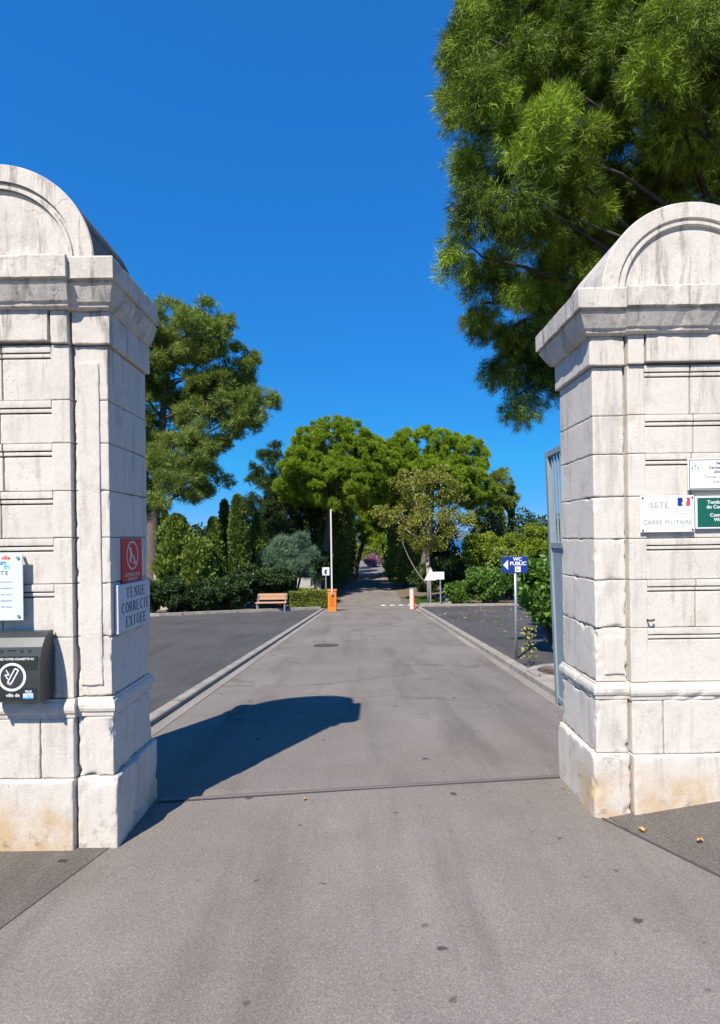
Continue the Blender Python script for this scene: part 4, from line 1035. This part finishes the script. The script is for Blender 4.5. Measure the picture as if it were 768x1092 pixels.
# black-bordered plaque
x0, x1 = X(735.5, yp), 2.17; z0, z1 = H(527.5, yp), H(494, yp)
bp = thing('bordered_plaque', ((x0 + x1) / 2, FR, z0), 'white plaque with a thin black border above the green plaque', 'plaque')
plaque(x0, x1, FR - .014, z0, z1, .010, WHITE, bp, 'plate', .004)
mb = MB(); yq = FR - .0148
for (a, b, c, d_) in ((x0 + .005, x1 - .005, z0 + .005, z0 + .009), (x0 + .005, x1 - .005, z1 - .009, z1 - .005), (x0 + .005, x0 + .009, z0 + .009, z1 - .009), (x1 - .009, x1 - .005, z0 + .009, z1 - .009)): mb.box(a, b, yq, yq + .003, c, d_)
mb.build('border', BLACK, bp)
mb = MB()
for (dx, dz, k) in ((-.016, -.002, .8), (0, .010, 1.1), (.016, -.002, .8)):
    stroke(mb, [(dx, dz - .018 * k), (dx, dz + .018 * k)], .003, (x0 + .040, yq, z1 - .055), (1, 0, 0), (0, 0, 1), (0, -1, 0)); stroke(mb, [(dx - .009 * k, dz + .006), (dx + .009 * k, dz + .006)], .003, (x0 + .040, yq, z1 - .055), (1, 0, 0), (0, 0, 1), (0, -1, 0))
mb.build('crosses', PGR, bp)
bxm = (x0 + x1) / 2 + .03
for s_, zz, dx in (('Section', .026, 0), ('Campagne 39-45', .050, 0), ('304', .076, -.03), ('Tombes, carre militaire', .102, 0), ('allemandes', .128, 0)): text(s_, .022, (bxm + dx, yq - .0004, z1 - zz), FRONT, BLACK if zz < .08 else FADED, bp)
# small iron studs on the right pier
st = thing('wall_hook', (X(689, FR), FR, H(665, FR)), 'small rusty iron hook fixed low on the right stone pier', 'hook')
a = Vector((X(689, FR), FR + .005, H(665.5, FR))); MB().tube([a, a + Vector((0, -.03, 0)), a + Vector((.018, -.034, .002)), a + Vector((.030, -.022, .004))], .006, 8).build('hook_bar', IRON, st)

# ------------------------------------------------------------------ steel gate leaf, folded back behind the right pier
gx0, gy0 = 1.485, 3.88; gx1, gy1 = 1.500, 4.32
gl = thing('gate_leaf', (gx0, gy0, 0), 'grey blue steel gate leaf folded back behind the right stone pier', 'gate')
dirv = Vector((gx1 - gx0, gy1 - gy0, 0)).normalized(); gl_len = math.hypot(gx1 - gx0, gy1 - gy0); gbase = 0.0; gtop = H(485, gy1)
ang = math.atan2(dirv.y, dirv.x); GM = Matrix.Translation((gx0, gy0, 0)) @ Matrix.Rotation(R(-1.7), 4, 'Y') @ Matrix.Translation((0.012, 0, 0)) @ Matrix.Rotation(ang, 4, 'Z')
MB().box(0, .05, -.02, .02, -.02 , gtop, GM).build('post', GATEP, gl, False, .003)
MB().box(gl_len - .05, gl_len, -.02, .02, .30, gtop, GM).build('post', GATEP, gl, False, .003)
for z in (gtop - .045, 1.50, .33): MB().box(.05, gl_len - .05, -.018, .018, z, z + .043, GM).build('rail', GATEP, gl, False, .002)
MB().box(.05, gl_len - .05, -.006, .006, .37, 1.50, GM).build('panel', GATEP, gl)
for k in range(4):
    u = .05 + (gl_len - .1) * (k + 1) / 5; MB().tube([GM @ Vector((u, 0, 1.54)), GM @ Vector((u, 0, gtop - .04))], .008, 8).build('bar', GATEP, gl)
for z in (.5, 1.85): MB().box(-.035, .0, -.012, .012, z, z + .06, GM).build('hinge', IRON, gl)

# ------------------------------------------------------------------ planter by the right kerb
pc = (2.78, 7.25); prx, pry = .62, .62; n = 40
pl_ = thing('planter_bed', (pc[0], pc[1], gz(pc[1])), 'low curved stone edging round a bed of dark mulch beside the right kerb', 'planter')
rl = []
for (k_, zz) in ((1.0, -.1), (1.0, .10), (.80, .10), (.80, -.1)):
    rl.append([(pc[0] + prx * k_ * math.cos(2 * math.pi * i / n), pc[1] + pry * k_ * math.sin(2 * math.pi * i / n), gz(pc[1] + pry * k_ * math.sin(2 * math.pi * i / n)) + zz) for i in range(n)])
rl.append(rl[0]); MB().rings(rl, False).build('edging', KERB, pl_, False, .008)
mb = MB(); rng = random.Random(3); vs = [(pc[0], pc[1], gz(pc[1]) + .08)]; fs = []
for j in range(1, 9):
    for i in range(n):
        r_ = .80 * j / 8; a = 2 * math.pi * i / n; vs.append((pc[0] + prx * r_ * math.cos(a), pc[1] + pry * r_ * math.sin(a), gz(pc[1] + pry * r_ * math.sin(a)) + .04 + (.05 * rng.random() if j < 8 else 0)))
for i in range(n): fs.append((0, 1 + i, 1 + (i + 1) % n))
for j in range(7):
    for i in range(n): fs.append((1 + j * n + i, 1 + (j + 1) * n + i, 1 + (j + 1) * n + (i + 1) % n, 1 + j * n + (i + 1) % n))
mb.add(vs, fs); mb.build('mulch', MULCH, pl_)

# ------------------------------------------------------------------ signs on posts
d = 9.0; x = X(549, d); g = gz(d); zc = H(604.5, d); sw, sh = .205, .128
ws = thing('direction_sign', (x, d, g), 'blue sign with a white left arrow reading WC PUBLIC on a grey post', 'sign')
MB().tube([(x, d, g - .1), (x, d, zc + .10)], .021, 14).build('post', STEEL, ws, True)
MB().box(x - sw - .015, x + sw - .015, d - .030, d - .024, zc - sh, zc + sh).build('plate', BLUE, ws, False, .004)
for z in (zc - .06, zc + .06): MB().box(x - .03, x + .03, d - .024, d + .022, z - .012, z + .012).build('clamp', STEEL, ws)
yq = d - .0305; tx = x + .03
mb = MB(); poly(mb, [(-.05, 0), (.028, .078), (.028, -.078)], (x - sw + .055, yq, zc - .0), (1, 0, 0), (0, 0, 1), (0, -1, 0)); mb.build('arrow', WHITE, ws)
text('WC', .078, (tx, yq, zc + .088), FRONT, WHITE, ws, bold=.002); text('PUBLIC', .082, (tx + .01, yq, zc + .018), FRONT, WHITE, ws, bold=.002)
MB().box(tx - .042, tx + .048, yq - .001, yq + .002, zc - .115, zc - .028).build('square', WHITE, ws)
mb = MB(); stroke(mb, [(-.01, .028), (-.01, -.004), (.014, -.004), (.022, -.026)], .010, (tx, yq - .001, zc - .068), (1, 0, 0), (0, 0, 1), (0, -1, 0)); stroke(mb, [(-.014, -.006), (-.018, -.024), (.004, -.030)], .007, (tx, yq - .001, zc - .068), (1, 0, 0), (0, 0, 1), (0, -1, 0)); mb.build('wheelchair_symbol', BLUE, ws)

d = 25.6; x = X(458.5, d); g = gz(d)
ts = thing('warning_sign', (x, d, g), 'white triangular warning sign on a thin post beside the verge', 'sign')
MB().tube([(x, d, g - .1), (x, d, H(606, d))], .03, 10).build('post', STEEL, ts)
c0 = (x, d - .04, H(614, d)); mb = MB(); poly(mb, [(-.30, -.26), (.30, -.26), (.0, .36)], c0, (1, 0, 0), (0, 0, 1), (0, -1, 0), .006); mb.build('plate', paint('faded_pink_border', (.62, .50, .46), .5), ts)
mb = MB(); poly(mb, [(-.21, -.215), (.21, -.215), (.0, .25)], (c0[0], c0[1] - .0065, c0[2]), (1, 0, 0), (0, 0, 1), (0, -1, 0), .002); mb.build('face', WHITE, ts)
x = X(468, d); rsn = thing('blank_sign', (x, d - .3, gz(d - .3)), 'small white rectangular sign on a post right of the triangular sign', 'sign')
MB().tube([(x, d - .3, gz(d - .3) - .1), (x, d - .3, H(612, d))], .03, 10).build('post', STEEL, rsn); MB().box(x - .32, x + .17, d - .345, d - .335, H(618.5, d), H(610.5, d)).build('plate', WHITE, rsn)
d = 27.0; x = X(347, d); ps = thing('notice_sign', (x, d, gz(d)), 'small white notice with a dark figure behind the orange barrier', 'sign')
MB().tube([(x, d, gz(d) - .1), (x, d, H(606, d))], .035, 10).build('post', STEEL, ps); MB().box(x - .17, x + .17, d - .045, d - .036, H(613, d), H(604.5, d)).build('plate', WHITE, ps)
mb = MB(); poly(mb, [(-.05, -.14), (.05, -.14), (.04, 0), (.08, .02), (.03, .10), (-.03, .10), (-.07, .0)], (x, d - .0455, H(608.8, d)), (1, 0, 0), (0, 0, 1), (0, -1, 0), .002); mb.build('figure', BLACK, ps)
# sign on the thick pine trunk
d = 25.5; x = X(170, d); tn = thing('tree_notice', (x, d, H(615, d)), 'pale notice fixed to the thick pine trunk', 'notice')
MB().box(x - .26, x + .26, d - .02, d, H(615, d), H(607, d)).build('plate', PLQ, tn)
MB().box(x - .20, x + .20, d - .023, d - .019, H(612, d), H(611, d)).build('printed_line', FADED, tn)
MB().box(x - .04, x + .04, d, d + .35, H(612, d), H(610, d)).build('bracket', STEEL, tn)

# ------------------------------------------------------------------ barrier, bollard, bench
d = 22.4; x = X(353.5, d); g = gz(d)
br = thing('road_barrier', (x, d, g), 'orange car park barrier with its white boom raised upright', 'barrier')
MB().box(x - .17, x + .17, d - .17, d + .17, g - .05, g + .80).build('cabinet', ORANGE, br, False, .02)
MB().box(x - .19, x + .19, d - .19, d + .19, g + .80, g + .86).build('cap', ORANGE, br, False, .012)
MB().box(x - .08, x + .08, d - .178, d - .168, g + .2, g + .6).build('access_panel', paint('barrier_orange_dark', (.52, .14, .015), .5), br)
mb = MB(); mb.box(x - .03, x + .03, d - .22, d - .195, g + .62, H(543, d)); mb.build('boom', paint('boom_cream', (.60, .58, .53), .5), br, False, .006)
MB().tube([(x, d - .24, g + .70), (x, d - .15, g + .70)], .06, 14).build('hub', STEEL, br)
d = 23.0; x = X(438, d); g = gz(d)
bo = thing('barrier_rest', (x, d, g), 'short white and red post opposite the orange barrier', 'post')
MB().box(x - .075, x + .075, d - .06, d + .06, g - .05, g + .80).build('post', paint('cream_paint', (.62, .56, .46), .6), bo, False, .01)
MB().box(x + .076, x + .12, d - .05, d + .05, g + .0, g + .55).build('red_strip', RED, bo); MB().box(x - .09, x + .09, d - .03, d + .03, g + .80, g + .86).build('fork', STEEL, bo)
# bench
d = 22.75; x0, x1 = X(271.5, d), X(304.5, d); g = gz(d); s = .92
bn = thing('park_bench', ((x0 + x1) / 2, d, g), 'wooden park bench facing the car park in front of the dark shrubs', 'bench')
mb = MB()
for k in range(3): mb.box(x0, x1, d - .12 + k * .13, d - .12 + k * .13 + .115, g + .33, g + .36)
mb.build('seat', WOOD, bn, False, .004)
mb = MB(); 
for k in range(2): mb.box(x0 + .06, x1, d + .28 + k * .03, d + .305 + k * .03, g + .44 + k * .13, g + .56 + k * .13)
mb.build('backrest', WOOD, bn, False, .004)
for xx in (x0 + .05, x1 - .09):
    mb = MB(); mb.box(xx, xx + .04, d - .11, d - .07, g - .05, g + .33); mb.box(xx, xx + .04, d + .22, d + .26, g - .05, g + .33); mb.box(xx, xx + .04, d - .11, d + .26, g + .295, g + .328)
    mb.box(xx, xx + .04, d + .245, d + .275, g + .33, g + .66); mb.build('leg', STEEL, bn)

# gravestones glimpsed behind the planting
TOMB = paint('pale_tomb_stone', (.42, .41, .38), .8)
def tomb(px, d, h, label, cross=True):
    x = X(px, d); g = gz(d); t = thing('gravestone', (x, d, g), label, 'gravestone', 'gravestones behind the shrubs')
    MB().box(x - .45, x + .45, d - .8, d + .8, g - .1, g + .45).build('slab', TOMB, t, False, .02)
    MB().box(x - .38, x + .38, d + .5, d + .66, g + .45, g + h).build('headstone', TOMB, t, False, .03)
    if cross:
        mb = MB(); mb.box(x - .05, x + .05, d + .53, d + .63, g + h, g + h + .5); mb.box(x - .17, x - .05, d + .53, d + .63, g + h + .25, g + h + .35); mb.box(x + .05, x + .17, d + .53, d + .63, g + h + .25, g + h + .35); mb.build('cross', TOMB, t, False, .008)
tomb(322, 29, 1.15, 'pale gravestone under the feathery blue green shrub'); tomb(333, 29.6, 1.35, 'pale gravestone nearest the orange barrier', False)
tomb(187, 26.0, 1.5, 'pale gravestone glimpsed beside the thick pine trunk', False)

# fallen leaves
LF = paint('fallen_leaf_ochre', (.55, .30, .10), .7)
def fleaf(px, py, s, rz, label, hh=0.0):
    d = FPX * (EYE - hh) / (py - HY); x = X(px, d); mb = MB(); pts = []
    for k in range(14):
        a = 2 * math.pi * k / 14; r = s * (1 if k % 2 == 0 else .6) * (1.2 if k == 0 else 1); pts.append((x + r * math.cos(a + rz), d + r * math.sin(a + rz) * .8, hh + gz(d) + .008 + .012 * abs(math.sin(a * 1.5))))
    pts.append((x, d, hh + gz(d) + .010)); mb.add(pts, [(14, k, (k + 1) % 14) for k in range(14)])
    q = [(p[0], p[1], p[2] - .002) for p in pts]; mb.add(q, [(14, (k + 1) % 14, k) for k in range(14)])
    o = mb.build('fallen_leaf', LF); tag(o, label, 'fallen leaf', 'ochre leaves on the ground')
fleaf(681, 891, .024, .4, 'larger ochre fallen leaf on the right pavement by the pier foot', .014); fleaf(742, 903, .018, 1.4, 'smaller ochre fallen leaf near the right edge of the pavement', .042)
fleaf(321, 853, .012, 2.2, 'tiny ochre leaf in the road just in front of the gate track')

# scattered dry leaves on the right car park
rng = np.random.default_rng(99); n = 160
P = np.stack([rng.uniform(2.6, 6.5, n), rng.uniform(8.5, 24, n), np.zeros(n)], 1); P[:, 2] = [gz(y) + 0.008 for y in P[:, 1]]
D = rng.normal(0, 1, (n, 3)); D[:, 2] = 0.15
V, q = leaves(P, D, rng.uniform(.05, .11, n), 0.022, rng, rng.random(n)); o = np_mesh('leaf_litter', V, q, make_leaf('dry_leaf', (.25, .17, .06), (.50, .38, .16)), None, 4); o['kind'] = 'stuff'
